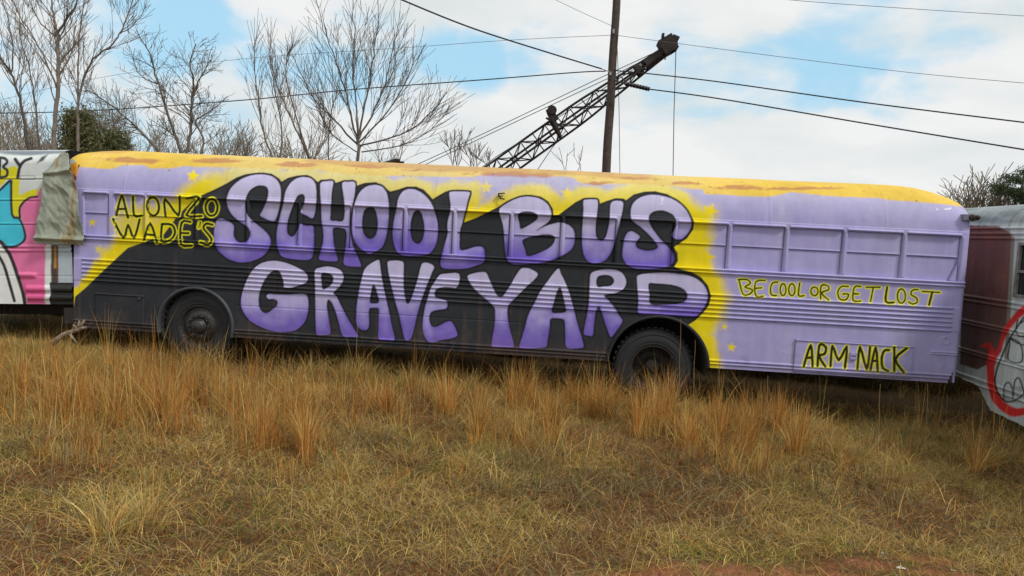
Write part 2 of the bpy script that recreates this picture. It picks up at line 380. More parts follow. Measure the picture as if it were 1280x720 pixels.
def cp(x0, y0, s, pts): return [(x0+a/s, y0+b/s) for a, b in pts]
A_ = lambda p: cp(240, 200, 5.3333, p)
B_ = lambda p: cp(460, 200, 5.3333, p)
C_ = lambda p: cp(680, 200, 5.3333, p)
D_ = lambda p: cp(280, 310, 5.3333, p)
E_ = lambda p: cp(480, 310, 5.3333, p)
F_ = lambda p: cp(660, 310, 5.3333, p)
LETTERS = [
 ('S', A_([(230,260),(250,200),(300,145),(370,108),(450,95),(520,103),(570,135),(592,190),(592,260),(580,330),(562,390),(548,408),(510,402),(475,385),(452,368),(470,335),(492,285),(505,240),(507,205),(495,180),(465,170),(430,175),(390,200),(365,240),(355,290),(360,340),(385,385),(430,425),(480,465),(515,505),(527,545),(515,590),(480,635),(430,665),(370,682),(310,683),(250,665),(200,630),(165,590),(146,530),(146,470),(155,420),(170,395),(200,390),(240,405),(270,425),(282,450),(278,490),(285,520),(310,545),(345,548),(375,530),(388,495),(380,460),(355,435),(310,405),(265,365),(242,325),(232,290)]), []),
 ('C', A_([(610,280),(622,210),(650,160),(690,125),(740,112),(790,120),(820,150),(830,200),(828,300),(810,388),(770,375),(725,350),(735,320),(748,280),(750,245),(735,228),(705,240),(680,290),(650,370),(635,440),(640,490),(665,510),(690,490),(710,450),(722,425),(770,435),(808,440),(815,500),(812,600),(800,650),(770,668),(700,665),(630,655),(590,635),(570,590),(562,540),(565,470),(585,380)]), []),
 ('H', A_([(858,150),(900,140),(942,142),(935,200),(928,290),(926,350),(925,400),(965,405),(990,410),(1010,395),(1017,340),(1012,260),(1000,155),(1040,145),(1088,150),(1085,230),(1072,300),(1060,400),(1060,500),(1075,580),(1105,640),(1128,700),(1120,713),(1060,710),(1015,700),(1010,660),(1020,600),(1030,520),(1025,470),(1000,455),(950,452),(940,470),(945,540),(955,600),(970,650),(965,675),(900,675),(848,665),(850,630),(868,570),(875,520),(872,460),(862,400),(860,300),(853,200)]), []),
 ('O', A_([(1075,330),(1090,270),(1120,210),(1165,175),(1215,165),(1260,172),(1285,195),(1303,230),(1313,290),(1313,360),(1308,440),(1293,520),(1268,580),(1223,612),(1180,626),(1140,605),(1095,560),(1070,500),(1065,420)]), [A_([(1135,420),(1145,350),(1165,322),(1195,315),(1215,325),(1232,370),(1237,430),(1228,490),(1205,520),(1180,523),(1155,505),(1140,470)])]),
 ('O', B_([(190,320),(200,260),(225,215),(265,193),(310,195),(355,215),(400,255),(430,300),(450,360),(467,430),(465,510),(450,570),(420,615),(380,635),(300,640),(230,635),(190,610),(170,550),(163,480),(172,400)]), [B_([(285,430),(295,380),(310,345),(335,337),(355,355),(370,410),(375,470),(365,520),(345,553),(325,557),(300,535),(285,490)])]),
 ('L', B_([(540,222),(560,210),(620,208),(680,215),(672,250),(655,320),(640,380),(630,420),(615,470),(612,530),(612,575),(620,600),(660,595),(710,578),(750,575),(775,590),(780,630),(778,670),(758,692),(720,705),(665,722),(585,728),(510,724),(484,705),(483,670),(492,630),(510,560),(530,490),(527,440),(535,390),(545,350),(550,300)]), []),
 ('B', B_([(875,330),(905,300),(960,268),(1020,247),(1080,243),(1140,255),(1190,285),(1220,335),(1222,380),(1205,410),(1175,435),(1125,470),(1170,445),(1230,425),(1283,415),(1333,430),(1368,460),(1380,510),(1373,570),(1343,610),(1293,640),(1233,665),(1180,683),(1100,692),(1000,698),(960,693),(930,670),(915,620),(908,540),(905,480),(895,420),(880,370)]), [B_([(1000,370),(1020,350),(1070,345),(1115,355),(1130,375),(1125,395),(1095,420),(1060,440),(1020,458),(1010,420)]), B_([(1030,540),(1060,520),(1120,505),(1190,497),(1235,505),(1245,530),(1225,570),(1180,600),(1110,630),(1060,640),(1050,600)])]),
 ('U', C_([(262,270),(300,262),(350,262),(360,280),(358,330),(350,400),(345,460),(350,510),(370,533),(395,532),(415,500),(430,440),(438,380),(440,310),(450,280),(480,270),(520,275),(530,300),(520,360),(500,440),(480,520),(460,590),(435,640),(400,675),(350,690),(310,685),(275,655),(255,590),(252,500),(258,400),(262,330)]), []),
 ('S', C_([(580,390),(578,330),(600,280),(650,245),(720,230),(800,240),(870,265),(930,310),(970,370),(985,430),(965,480),(930,520),(900,532),(870,525),(850,500),(865,470),(882,430),(875,390),(850,360),(800,338),(750,340),(715,355),(700,380),(705,420),(730,465),(780,530),(830,580),(860,620),(868,660),(855,695),(822,712),(773,724),(693,728),(603,722),(553,698),(525,655),(522,620),(528,560),(540,510),(560,480),(590,475),(625,495),(640,515),(620,540),(612,565),(630,590),(680,602),(730,600),(758,580),(750,560),(720,520),(680,480),(640,445),(600,415)]), []),
 ('G', D_([(180,160),(230,110),(290,88),(350,85),(420,100),(490,130),(540,160),(560,195),(550,230),(500,250),(450,265),(400,262),(398,240),(385,190),(365,155),(335,150),(300,175),(265,225),(240,290),(232,350),(240,400),(265,430),(295,430),(320,410),(350,385),(355,355),(330,342),(295,340),(283,320),(300,305),(350,308),(450,308),(530,303),(555,320),(565,370),(560,430),(540,490),(500,535),(460,555),(400,560),(330,555),(250,530),(180,490),(135,440),(112,380),(118,310),(140,240)]), []),
 ('R', D_([(605,150),(640,130),(690,122),(740,130),(780,150),(798,190),(790,230),(765,265),(730,300),(750,320),(775,370),(810,440),(850,510),(890,575),(896,592),(850,592),(790,585),(765,500),(745,430),(720,370),(700,345),(688,360),(688,400),(700,480),(710,540),(705,575),(660,580),(618,575),(610,520),(608,400),(606,250)]), [D_([(652,170),(700,172),(725,190),(725,225),(700,255),(660,275),(652,230)])]),
 ('A', D_([(925,170),(950,125),(990,95),(1030,78),(1040,100),(1050,180),(1065,260),(1085,350),(1105,440),(1120,520),(1140,612),(1090,615),(1030,608),(1028,540),(1030,460),(1030,405),(1000,400),(970,405),(968,460),(968,520),(945,550),(900,535),(880,500),(880,440),(885,370),(900,280)]), [D_([(975,360),(980,300),(992,250),(1005,255),(1020,300),(1032,360),(1000,368)])]),
 ('V', E_([(22,100),(40,85),(90,82),(130,95),(132,150),(132,250),(140,320),(155,370),(175,350),(200,280),(225,200),(245,120),(262,98),(300,100),(335,125),(320,165),(290,240),(260,320),(235,400),(210,500),(190,580),(175,610),(140,612),(125,560),(100,450),(75,360),(50,260),(30,170)]), []),
 ('E', E_([(340,220),(370,180),(410,170),(502,172),(490,260),(440,262),(390,262),(350,275),(338,300),(345,325),(380,340),(415,350),(425,375),(415,405),(370,412),(320,425),(305,450),(305,490),(320,520),(345,525),(380,510),(420,490),(450,490),(475,530),(490,585),(440,605),(380,615),(330,628),(290,620),(265,580),(255,520),(265,430),(285,350),(310,270)]), []),
 ('Y', E_([(555,190),(590,170),(640,160),(680,163),(700,200),(730,270),(755,315),(780,325),(800,310),(840,250),(880,180),(910,140),(940,132),(980,140),(1025,170),(1010,205),(960,250),(900,310),(850,360),(825,400),(828,480),(845,560),(868,650),(850,662),(790,663),(720,660),(722,600),(735,520),(740,440),(735,400),(700,360),(630,300),(580,245)]), []),
 ('A', F_([(205,135),(220,170),(250,230),(280,310),(305,400),(330,500),(360,600),(372,650),(355,668),(260,668),(248,600),(245,520),(238,478),(190,470),(150,475),(145,530),(130,620),(122,660),(60,668),(-50,668),(-55,640),(-30,560),(0,450),(40,370),(80,290),(130,220),(175,160)]), [F_([(160,425),(175,360),(195,290),(215,265),(230,310),(245,380),(250,425),(200,432)])]),
 ('R', F_([(415,180),(440,155),(500,142),(570,142),(620,160),(650,200),(655,240),(635,275),(590,300),(510,315),(540,350),(580,400),(610,450),(630,490),(600,540),(555,595),(535,560),(510,490),(480,400),(465,398),(450,440),(440,520),(432,585),(400,585),(372,575),(375,530),(395,430),(405,350),(410,250)]), [F_([(460,200),(490,183),(535,182),(565,200),(572,225),(550,250),(500,256),(462,256)])]),
 ('D', F_([(725,195),(740,178),(800,168),(900,163),(1000,170),(1080,185),(1140,215),(1185,265),(1200,320),(1190,370),(1160,420),(1110,458),(1000,455),(860,445),(738,437),(735,350),(728,260)]), [F_([(805,240),(860,238),(950,245),(1020,265),(1055,295),(1062,320),(1050,350),(1010,368),(940,376),(820,375),(812,310)])]),
]
DARKPOLY = ([(94, 371), (107.5, 359.5), (134, 334), (160, 310), (180, 303), (205, 293), (222, 270), (240, 252)] +
  A_([(60,240),(150,200),(230,160),(300,118),(360,97),(450,87),(530,94),(578,125),(597,148),(640,122),(700,107),(770,103),(810,128),(840,150),(860,134),(940,136),(958,155),(1000,142),(1092,143),(1094,182),(1110,170),(1150,156),(1230,150)]) +
  B_([(50,152),(90,167),(130,200),(148,213),(200,200),(260,180),(320,180),(370,200),(410,240),(430,265),(470,240),(520,212),(560,204),(687,207),(682,250),(660,310),(642,370),(632,422),(720,390),(800,350),(870,315),(920,283),(1000,248),(1080,236),(1150,246),(1200,278),(1230,328),(1232,370)]) +
  C_([(100,367),(150,330),(210,285),(262,258),(330,253),(365,268),(372,294),(420,275),(480,257),(530,260),(547,272),(600,232),(670,214),(740,211),(820,230),(902,276),(963,342),(998,413),(992,462),(950,522),(862,580),(886,620),(890,670),(866,712)]) +
  F_([(1020,146),(1092,163),(1153,198),(1198,253),(1218,320),(1203,382),(1162,434),(1112,482),(1060,514)]) +
  [(865, 412.5), (872, 421.5), (880, 436), (883.8, 452), (884, 475), (700, 490), (90, 460), (90, 400)])
STROKES1 = []   # (px polyline, core half-width)
def s2(k, w, *pls):
    for p in pls: STROKES1.append((np.array(cp(*k, p)), w))
def ell(cx, cy, rx, ry, tilt=0, n=14, a0=0, a1=360):
    r = []
    for i in range(n+1):
        a = rad(a0+(a1-a0)*i/n); x, y = rx*math.cos(a), ry*math.sin(a); t = rad(tilt)
        r.append((cx+x*math.cos(t)-y*math.sin(t), cy+x*math.sin(t)+y*math.cos(t)))
    return r
K1 = (80, 180, 4.0); K2 = (860, 330, 3.3663)
s2(K1, 1.25, [(262,355),(275,300),(290,258),(305,310),(320,368)], [(272,325),(310,325)], [(345,262),(350,355),(388,357)], ell(445,312,30,46,-5),
   [(508,362),(505,275),(572,358),(578,262)], [(612,272),(675,268),(612,355),(688,360)], ell(738,317,30,42),
   [(245,375),(298,470),(320,405),(350,470),(378,378)], [(400,480),(430,395),(465,492)], [(410,452),(452,456)], [(490,400),(487,485),(530,480),(555,445),(540,405),(490,400)],
   [(632,390),(588,393),(585,500),(637,508)], [(588,445),(622,446)], [(680,393),(674,418)], [(742,404),(712,398),(697,420),(722,452),(738,480),(720,505),(684,492)])
s2(K2, .75, [(215,68),(232,128),(262,125),(270,108),(240,97),(262,82),(250,66),(210,66)], [(325,70),(285,75),(285,134),(317,136)], [(287,102),(310,100)], [(378,76),(356,80),(347,105),(352,130),(372,133)],
   ell(400,108,12,25), ell(437,108,13,25), [(470,80),(465,132),(488,133)], ell(532,115,15,18), [(558,148),(560,92),(588,92),(592,108),(562,122),(592,152)],
   [(674,95),(645,95),(630,120),(640,148),(665,150),(675,127),(652,126)], [(727,95),(700,98),(695,153),(727,156)], [(698,125),(718,126)], [(750,98),(808,98)], [(780,98),(768,158)],
   ell(898,135,17,30), [(967,108),(945,110),(938,128),(960,142),(965,160),(945,169),(930,160)], [(985,115),(1058,120)])
s2(K2, 1.25, [(838,98),(832,158),(865,162)], [(1028,118),(1014,172)])
s2(K2, 1.45, [(487,430),(517,342),(524,430)], [(500,395),(522,393)], [(545,430),(553,342),(580,350),(575,378),(552,388),(578,432)], [(600,430),(608,345),(634,405),(668,348),(660,436)],
   [(713,442),(724,350),(752,442),(766,350)], [(768,445),(790,352),(798,450)], [(775,408),(797,408)], [(846,362),(825,366),(815,400),(820,438),(842,450)], [(868,352),(868,450)], [(920,355),(873,400),(908,456)])
STARS = [(241, 220, 8.5, 10, 1.), (115.5, 278, 5.5, 5, 1.), (124, 312, 6.5, 15, .8), (608, 234, 8.5, 0, .75), (708.5, 242, 9.5, 8, .8), (888, 264, 11, 20, 1.), (882, 322, 13, 12, 1.), (905.5, 408.5, 4.6, 12, 1.), (914.5, 434, 6.2, 12, 1.), (881, 427, 14, -8, 1.), (135, 330, 8, 0, .7)]
def star(cx, cy, r, rot):
    return np.array([(cx+(r if k % 2 == 0 else r*.45)*math.sin(rad(rot+36*k)), cy-(r if k % 2 == 0 else r*.45)*math.cos(rad(rot+36*k))) for k in range(10)])
EDGE = np.array([(60,210),(100,209),(125,210.5),(142,211),(152,207),(180,206),(187,210),(210,211.5),(230,207.5),(270,209),(300,210),(400,213),(440,218),(500,220),(545,221),(590,222),(615,217),(660,219),(700,221),(716,222),(727,229),(751,231),(785,230),(837,232),(860,236),(879,237),(880,242),(899,243.5),(958,246),(988,241),(1057,246),(1099,248),(1122,251),(1175,254.5),(1214,260),(1230,262)], float)
SILX = [60, 100, 300, 600, 760, 900, 1050, 1150, 1215]; SILV = [186, 189, 196, 212, 219, 226, 234, 238, 252]
RUSTS = [(165,200,30,4.2), (265,200.5,42,3.6), (370,206,36,3.2), (460,208,30,2.6), (530,212,22,2.2), (640,217.5,50,5.0), (750,229,22,2.6), (795,223,30,2.2), (935,234.5,24,3), (1000,236,60,2.2), (870,229,30,2)]
PD = None
def paint_purple(u, v, X, S, over):
    """colours of the purple bus; u, v = where the place sits in the traced drawing, over = how far past the roof's shoulder"""
    n1 = fbm(X*1.7, S*1.7, 1); n2 = fbm(X*9, S*9, 2); n4 = fbm(X*30, S*30, 4, 3)
    c = np.tile(LAV, (len(u), 1)).astype(float)
    c *= (1+(n1-.5)*.28)[:, None]
    # lilac-grey fading on the upper roof shoulder
    up = sm(1.85, 2.35, S)
    c = lay(c, up*.75, srgb(182, 179, 198))
    c = lay(c, sm(.5, .75, fbm(X*2.6, S*1.1, 97))*.22, srgb(190, 186, 206))
    # rear overhang cooler
    c = lay(c, sm(950, 1200, u)*.25, srgb(168, 163, 205))
    P = catmull(DARKPOLY, n=2) if False else np.array(DARKPOLY)
    d = sdf(u, v, P, 70)
    # sprayed yellow around the dark mass
    edge_n = (n1-.5)*10+(n2-.5)*9
    rad_ = np.interp(u, [90, 130, 170, 260, 300, 600, 840, 880, 900], [12, 24, 32, 26, 17, 19, 20, 24, 20])
    y = 1-sm(.45, 1.05, (d+edge_n)/rad_)
    # ALONZO WADE'S background fog
    fog = np.exp(-((u-205)/70)**4-((v-277)/22)**2)
    y = np.maximum(y, sm(.25, .8, fog+(n1-.5)*.5)*.85*(u < 262))
    # upright yellow band right of the letters
    bx_ = np.interp(v, [250, 300, 315, 335, 350, 375, 400, 420, 450, 470], [892, 888, 884, 889, 901, 906, 896, 886, 884, 882])
    band = (1-sm(-6, 15, u-bx_+edge_n*1.1))*(v > 250)*(v < 475)*(u > 850)
    y = np.maximum(y, band*sm(250, 268, v))
    pale = sm(268, 212, v)*sm(250, 300, u)
    yc = YEL*(1-pale[:, None]*.35)+srgb(214, 214, 120)*pale[:, None]*.35
    y = y*(1-pale*.35)
    c = c*(1-y[:, None])+yc*y[:, None]
    for (sx, sy, r, rot, s) in STARS:
        c = lay(c, cov(sdf(u, v, star(sx, sy, r, rot), 4)+(n2-.5)*1.2, 1.0)*s, YEL*1.02)
    # charcoal mass and its ink edge
    c = lay(c, cov(d, .7), DARK)
    dk = DARK*(1+(n1-.5)*.35)[:, None]
    inn = cov(d, .7)[:, None]; c = c*(1-inn)+dk*inn
    topedge = sm(235, 262, u)
    c = lay(c, cov(np.abs(d+.6)-1.1, .7)*topedge*(d > -3)*(v < 440), INK)
    # letters
    for nm, poly, holes in LETTERS:
        Pp = catmull(poly, n=3)
        m = (u > Pp[:, 0].min()-6) & (u < Pp[:, 0].max()+6) & (v > Pp[:, 1].min()-6) & (v < Pp[:, 1].max()+6)
        if not m.any(): continue
        uu, vv = u[m], v[m]
        dd = sdf(uu, vv, Pp, 7)
        for h in holes: dd = np.maximum(dd, -sdf(uu, vv, catmull(h, n=3), 7))
        dd = dd+(n4[m]-.5)*.5
        t = (vv-Pp[:, 1].min())/(Pp[:, 1].max()-Pp[:, 1].min())
        t = np.clip(t+(n1[m]-.5)*.5+(n2[m]-.5)*.18, 0, 1)
        edge = np.exp(-np.abs(dd)/4.0)*.3*sm(.2, .6, t)
        k = np.clip(sm(.25, 1.02, t)+edge, 0, 1)[:, None]
        lc = PALEP*(1-k)+DEEPP*k
        # white bloom a third of the way down
        lc = lc*(1+.10*np.exp(-((t-.6)/.12)**2))[:, None]
        cc = c[m]
        cc = lay(cc, cov(dd-2.0+(n2[m]-.5)*.6, .6), INK)
        cm_ = cov(dd+.35, .6)[:, None]; cc = cc*(1-cm_)+lc*cm_
        c[m] = cc
    # hand lettering: yellow outline, then black strokes
    dm = np.full(u.shape, 1e3); core = np.full(u.shape, 1e3)
    for P2, wd in STROKES1:
        Q = catmull(P2, closed=False, n=3)
        s_ = strk(u, v, Q, 8); 
        np.minimum(core, s_-wd-.3, out=core)
    halo = 1.35
    c = lay(c, cov(core-halo-(n4-.5)*.8, .55), LINE)
    c = lay(c, cov(core-(n4-.5)*.4, .5), srgb(24, 24, 18))
    # door lettering name
    # roof cap: yellow brushed over, with old red rust
    e = np.interp(u, EDGE[:, 0], EDGE[:, 1])+(fbm(X*5, X*0, 8)-.5)*2.0
    ve = v-over*100
    yr = cov(ve-e, 1.0)*(u < 1240)
    rc = YELR*(1+(n1-.5)*.3)[:, None]
    pm_ = (sm(230, 330, u)*sm(900, 820, u)*.62+.25*sm(.5, .7, n1))[:, None]
    rc = rc*(1-pm_)+srgb(214, 192, 128)*pm_
    c = c*(1-yr[:, None])+rc*yr[:, None]
    ru = np.zeros(len(u))
    for (rx, ry, a, bb) in RUSTS:
        ru = np.maximum(ru, np.exp(-((u-rx+(n1-.5)*60+(n2-.5)*30)/a)**2-((v-ry+(n2-.5)*5+(fbm(X*3, S*2, 95)-.5)*4)/bb)**2))
    ru = ru*(over <= 0)+(over > 0)*sm(.45, .6, fbm(X*.9, S*3, 77))
    ru = sm(.3, .75, ru+(n2-.5)*.5)
    near = np.where(over <= 0, sm(4.5, 1.0, ve-np.interp(u, SILX, SILV)+(fbm(X*.8, X*0, 78)-.5)*9), 0)
    ru = np.maximum(ru, near*.65*sm(.47, .6, fbm(X*.8, X*0+3, 79)))
    c = lay(c, ru*.72, RUSTC)
    c = lay(c, ((fbm(X*22, S*22, 93, 2) > .87) & (ve < e+3))*.6, srgb(90, 60, 50))
    # bare white chips near the rear shoulder
    ch = np.exp(-((u-1184+(n2-.5)*22)/8)**2-((v-261+(u-1184)*.12+(n4-.5)*5)/2.4)**2)
    c = lay(c, sm(.55, .8, ch+(n2-.5)*.5), srgb(225, 228, 235))
    sp = ((u > 825) & (u < 833) & (v > 247) & (v < 255)) & (n4 > .62)
    c = lay(c, sp*.8, srgb(225, 228, 240))
    # grime along the skirt and thin rust runs under the rails
    gr = np.maximum(sm(.26, 0, S)*sm(.3, .7, n1)*.45, sm(.45, .0, S)*sm(.6, .75, n2)*.3)
    c = lay(c, gr, srgb(96, 74, 62))
    run = sm(.66, .8, fbm(X*16, S*.7, 91))*sm(1.2, .9, S)*.10
    c = lay(c, run, srgb(150, 110, 90))
    return np.clip(c, .004, 1)

# relief of the side (metres outward), X along, s up the wall
POSTS = [-.448, .007, .69, 1.375, 2.06, 2.745, 3.43, 4.06, 4.78, 5.42, 6.10, 6.80, 7.46, 8.14, 8.824, 9.52, 10.19]
WIN = []
for i in range(len(POSTS)-1):
    WIN.append((POSTS[i]+.045, POSTS[i+1]-.012, 1.235, 1.765))
WIN.insert(0, (-.82, -.49, 1.235, 1.765))
ARCHES = [(.72, .11, .50), (6.70, -.02, .615)]
def relief(X, s):
    d = np.zeros_like(X)
    for z0 in (.635, .69, .745, .80, .855, .91):
        w_ = np.where(X > 10.16, 0, 1)*(X > -.84)
        d += w_*(.017*np.exp(-((s-z0)/.009)**4)-.016*np.exp(-((s-z0+.019)/.006)**2))
    d += .006*((s > .625) & (s < .92))
    for z0 in (1.180, 1.222):
        d += .026*np.exp(-((s-z0)/.012)**6)
    for z0 in (.055, .095):
        d += .016*np.exp(-((s-z0)/.012)**6)-.010*np.exp(-((s-z0+.020)/.006)**2)
    d -= .006*np.exp(-((s-.418)/.006)**2)*((X > 1.25) & (X < 5.0))
    for (a, b_, z0, z1) in WIN:
        inn = sm(a-.006, a+.006, X)*sm(b_+.006, b_-.006, X)*sm(z0-.006, z0+.006, s)*sm(z1+.006, z1-.006, s)
        d -= .055*inn
        # drip ledge over each opening
        d += .028*sm(a-.012, a-.004, X)*sm(b_-.0, b_-.015, X)*np.exp(-((s-z1-.022)/.014)**4)
    for p in POSTS[1:]:
        d += .008*sm(-.006, .006, X-p-.002)*sm(.042, .03, X-p)*sm(1.24, 1.25, s)*sm(1.77, 1.76, s)
    # panel laps
    for p in (0.6-.9, 1.29, 3.05, 4.97, 5.9, 7.62, 9.2):
        d += .002*sm(-.003, .003, X-p-.02)*sm(.03, .02, X-p)*(s < 1.15)
    for p in np.arange(-.3, 10.2, 1.37):
        d += .003*sm(0, .004, X-p)*sm(.03, .026, X-p)*(s > 1.82)
    # rub rails near the rear corner
    for z0 in (.345, .372):
        d += .012*np.exp(-((s-z0)/.009)**4)*(X > 9.95)
    r_ = np.hypot(X-10.109, s-.515); d += .008*np.exp(-((r_-.045)/.008)**2)
    # pressed and beaten metal
    d += (fbm(X*1.3, s*1.8, 41)-.5)*.014+(fbm(X*5, s*5, 42)-.5)*.004
    return d

def shell_profile(height, width, zshoulder=1.85):
    k = height
    top = [(0, 0), (0, .6), (0, 1.2), (0.002, 1.6), (0.01, zshoulder), (.045, 2.02), (.12, 2.16), (.25, 2.28), (.45, 2.36), (.8, 2.41), (1.2, 2.42)]
    back = [(width-a, b) for a, b in top[::-1][1:]]
    return top, back
top, back = shell_profile(2.42, 2.4)
P1 = catmull(top, closed=False, n=40)
d1 = np.concatenate([[0], np.cumsum(np.linalg.norm(np.diff(P1, axis=0), axis=1))])
ang = np.arctan2(P1[:, 0]-0, P1[:, 1])
# rows: fine on the wall, medium over the roof
fine = np.arange(0, 1.83, .0075); shoulder = np.arange(1.83, 2.62, .009); crown = np.linspace(2.63, d1[-1], 22)
srow = np.concatenate([fine, shoulder, crown])
prow_y = np.interp(srow, d1, P1[:, 0]); prow_z = np.interp(srow, d1, P1[:, 1])
ty = np.gradient(prow_y, srow); tz = np.gradient(prow_z, srow)
tl = np.hypot(ty, tz); ny = -tz/tl; nz_ = ty/tl
XF, XR = -1.15, 10.29
xcol = np.arange(XF, XR+.001, .0085)
XX, SS = np.meshgrid(xcol, srow)
def bus_surface(XX, SS, extra=0.0):
    """world points on the near side of the purple bus"""
    py = np.interp(SS, srow, prow_y); pz = np.interp(SS, srow, prow_z)
    n_y = np.interp(SS, srow, ny); n_z = np.interp(SS, srow, nz_)
    d = relief(XX, SS)+extra
    t = np.clip((XX-9.55)/.75, 0, 1)
    hi = np.clip((pz-1.95)/.47, 0, 1)
    z = pz+n_z*d; y = py+n_y*d
    z = z-t**2.6*.19*hi
    tf = np.clip((-.65-XX)/.5, 0, 1); z = z-tf**2*.05*hi
    # rear corner rolls inward
    cr_ = np.clip((XX-(XR-.07))/.07, 0, 1); y = y+.05*cr_**2.2
    return np.stack([XX, y, z+ZS], -1)
Pw = bus_surface(XX, SS)
flat = Pw.reshape(-1, 3)
# the drawing's coordinates (the wall's own parametrisation, from the nominal surface)
uu, vv = to_px(flat)
vv2 = vv.reshape(XX.shape); 
sil = np.minimum.accumulate(vv2, axis=0)            # highest drawn line met so far up the wall
ov = np.maximum(0, vv2-sil); 
shel = np.argmin(vv2, axis=0); over = np.maximum(0, SS-srow[shel][None, :])
vdraw = np.where(over > 0, sil, vv2)
cols = paint_purple(uu, vdraw.ravel(), XX.ravel(), SS.ravel(), over.ravel())
nr, nc = XX.shape; idx = np.arange(nr*nc).reshape(nr, nc)
q = np.stack([idx[:-1, :-1], idx[:-1, 1:], idx[1:, 1:], idx[1:, :-1]], -1)
cx = .5*(XX[:-1, :-1]+XX[1:, 1:]); cs = .5*(SS[:-1, :-1]+SS[1:, 1:])
keep = np.ones(cx.shape, bool)
for (ax, az, ar) in ARCHES: keep &= np.hypot(cx-ax, cs-az) > ar
keep &= ~((cx < -.955) & (cs < 2.16+np.clip(-.955-cx, 0, .2)*.6))
keep &= ~((cx > 10.30-.12*sm(.33, .0, cs)) & (cs < .33))
q = q[keep]
bus = empty('school_bus', (4.7, 1.2, ZS-.5), 'long lavender painted bus lettered SCHOOL BUS GRAVEYARD in purple on charcoal, parked mid row', 'bus')
me = np_mesh('side_and_roof', flat, q, cols)
body = link('body_shell', me, M_PAINT, bus, smooth=True)
# far half of the body
fr = np.concatenate([np.arange(0, 1.8, .15), np.arange(1.8, d1[-1]+.01, .06)])
fx = np.arange(XF, XR+.01, .1)
fx[-1] = XR
FX, FS = np.meshgrid(fx, fr)
Pf = np.stack([FX, 2.4-np.interp(FS, d1, P1[:, 0]), np.interp(FS, d1, P1[:, 1])+ZS-np.clip((FX-9.55)/.75, 0, 1)**2.6*.19*np.clip((np.interp(FS, d1, P1[:, 1])-1.95)/.47, 0, 1)], -1)
n2r, n2c = FX.shape; id2 = np.arange(n2r*n2c).reshape(n2r, n2c)
q2 = np.stack([id2[:-1, :-1], id2[1:, :-1], id2[1:, 1:], id2[:-1, 1:]], -1)
k2 = ~((.5*(FX[:-1, :-1]+FX[1:, 1:]) < -.955) & (.5*(FS[:-1, :-1]+FS[1:, 1:]) < 2.16)); q2 = q2[k2]
c2 = np.where((FS > 2.3)[..., None], YELR, LAV).reshape(-1, 3)
fm = np_mesh('far_side', Pf, q2, c2); link('far_side_panel', fm, M_PAINT, bus, smooth=True)
# rear wall, front bulkhead and floor
def end_wall(name, x, inset, m, parent, drop=0):
    pr = [(0+inset, 0), (0+inset, 1.8), (.06+inset, 2.0), (.14+inset, 2.12-drop*.5), (.3, 2.26-drop*.8), (.6, 2.33-drop), (1.2, 2.38-drop)]
    pr = pr+[(2.4-a, b) for a, b in pr[::-1][1:]]
    b_ = MB(); vs = [(x, a, z+ZS) for a, z in pr]+[(x+.03, a, z+ZS) for a, z in pr]; n = len(pr)
    fs = [tuple(range(n)), tuple(range(2*n-1, n-1, -1))]+[(i, i+n, (i+1) % n+n, (i+1) % n) for i in range(n)]
    b_.add(vs, fs); return b_.build(name, m, parent)
rw = end_wall('rear_wall', XR-.035, .05, M_LAV, bus, .18)
mb = MB(); mb.box((4.7, 1.55, ZS+.32), (11.0, 1.6, .05)); mb.box((3.7, .40, ZS+.318), (4.4, .68, .05)); mb.box((8.8, .40, ZS+.318), (2.7, .68, .05)); mb.build('floor_pan', M_UNDER, bus)
mb = MB()
for yy in (.75, 1.65): mb.box((4.7, yy, ZS+.12), (11.2, .08, .22))
for xx in np.arange(-.6, 10.2, .9): mb.box((xx, 1.2, ZS+.25), (.06, 2.2, .09))
mb.box((8.9, 1.1, ZS+.02), (1.3, .9, .34)); mb.box((3.4, 1.2, ZS+.0), (.35, .5, .25)); mb.tube([(1.2, 1.2, ZS-.02), (6.6, 1.2, ZS-.05)], .045, 8)
mb.build('chassis_frame', M_UNDER, bus)
# front end: dash panel, windscreen post, torn roof cap edge
mb = MB()
mb.box((-.99, 1.2, ZS+.55), (.04, 2.2, 1.1)); mb.box((-1.06, 1.2, ZS+1.14), (.16, 2.3, .06))
mb.build('front_wall', M_DARKPAINT, bus)
mb = MB()
M_POST = mat('grey_post_paint', tuple(srgb(150, 160, 170)), .5)
for P in ([(-.97, .06, ZS+1.15), (-1.0, .06, ZS+1.7), (-1.08, .12, ZS+2.2)], [(-1.0, .9, ZS+1.15), (-1.1, .9, ZS+2.36)], [(-.97, 2.3, ZS+1.15), (-1.05, 2.3, ZS+2.2)]):
    mb = MB(); mb.tube(P, .035, 6); mb.build('windscreen_post', M_POST, bus)
# front corner post strip (yellow above, lavender below) that the broken lamp sits in
mb = MB(); mb.box((-.985, .045, ZS+1.98), (.07, .05, .34)); cpst = mb.build('corner_post', mat('orange_roof_paint', tuple(srgb(222, 160, 45)), .5, dirt=tuple(srgb(170, 110, 40))), bus)
mb = MB(); mb.lathe((-.985, .02, ZS+1.97), [(.0, -.03), (.035, -.028), (.045, -.01), (.045, .0)], n=16); mb.build('marker_lamp', mat('broken_red_lens', (.16, .03, .02), .3), cpst).location = -np.array(bus.location)
# fold cpst child transform: child keeps world placement
for ch in cpst.children: ch.location = (0, 0, 0)
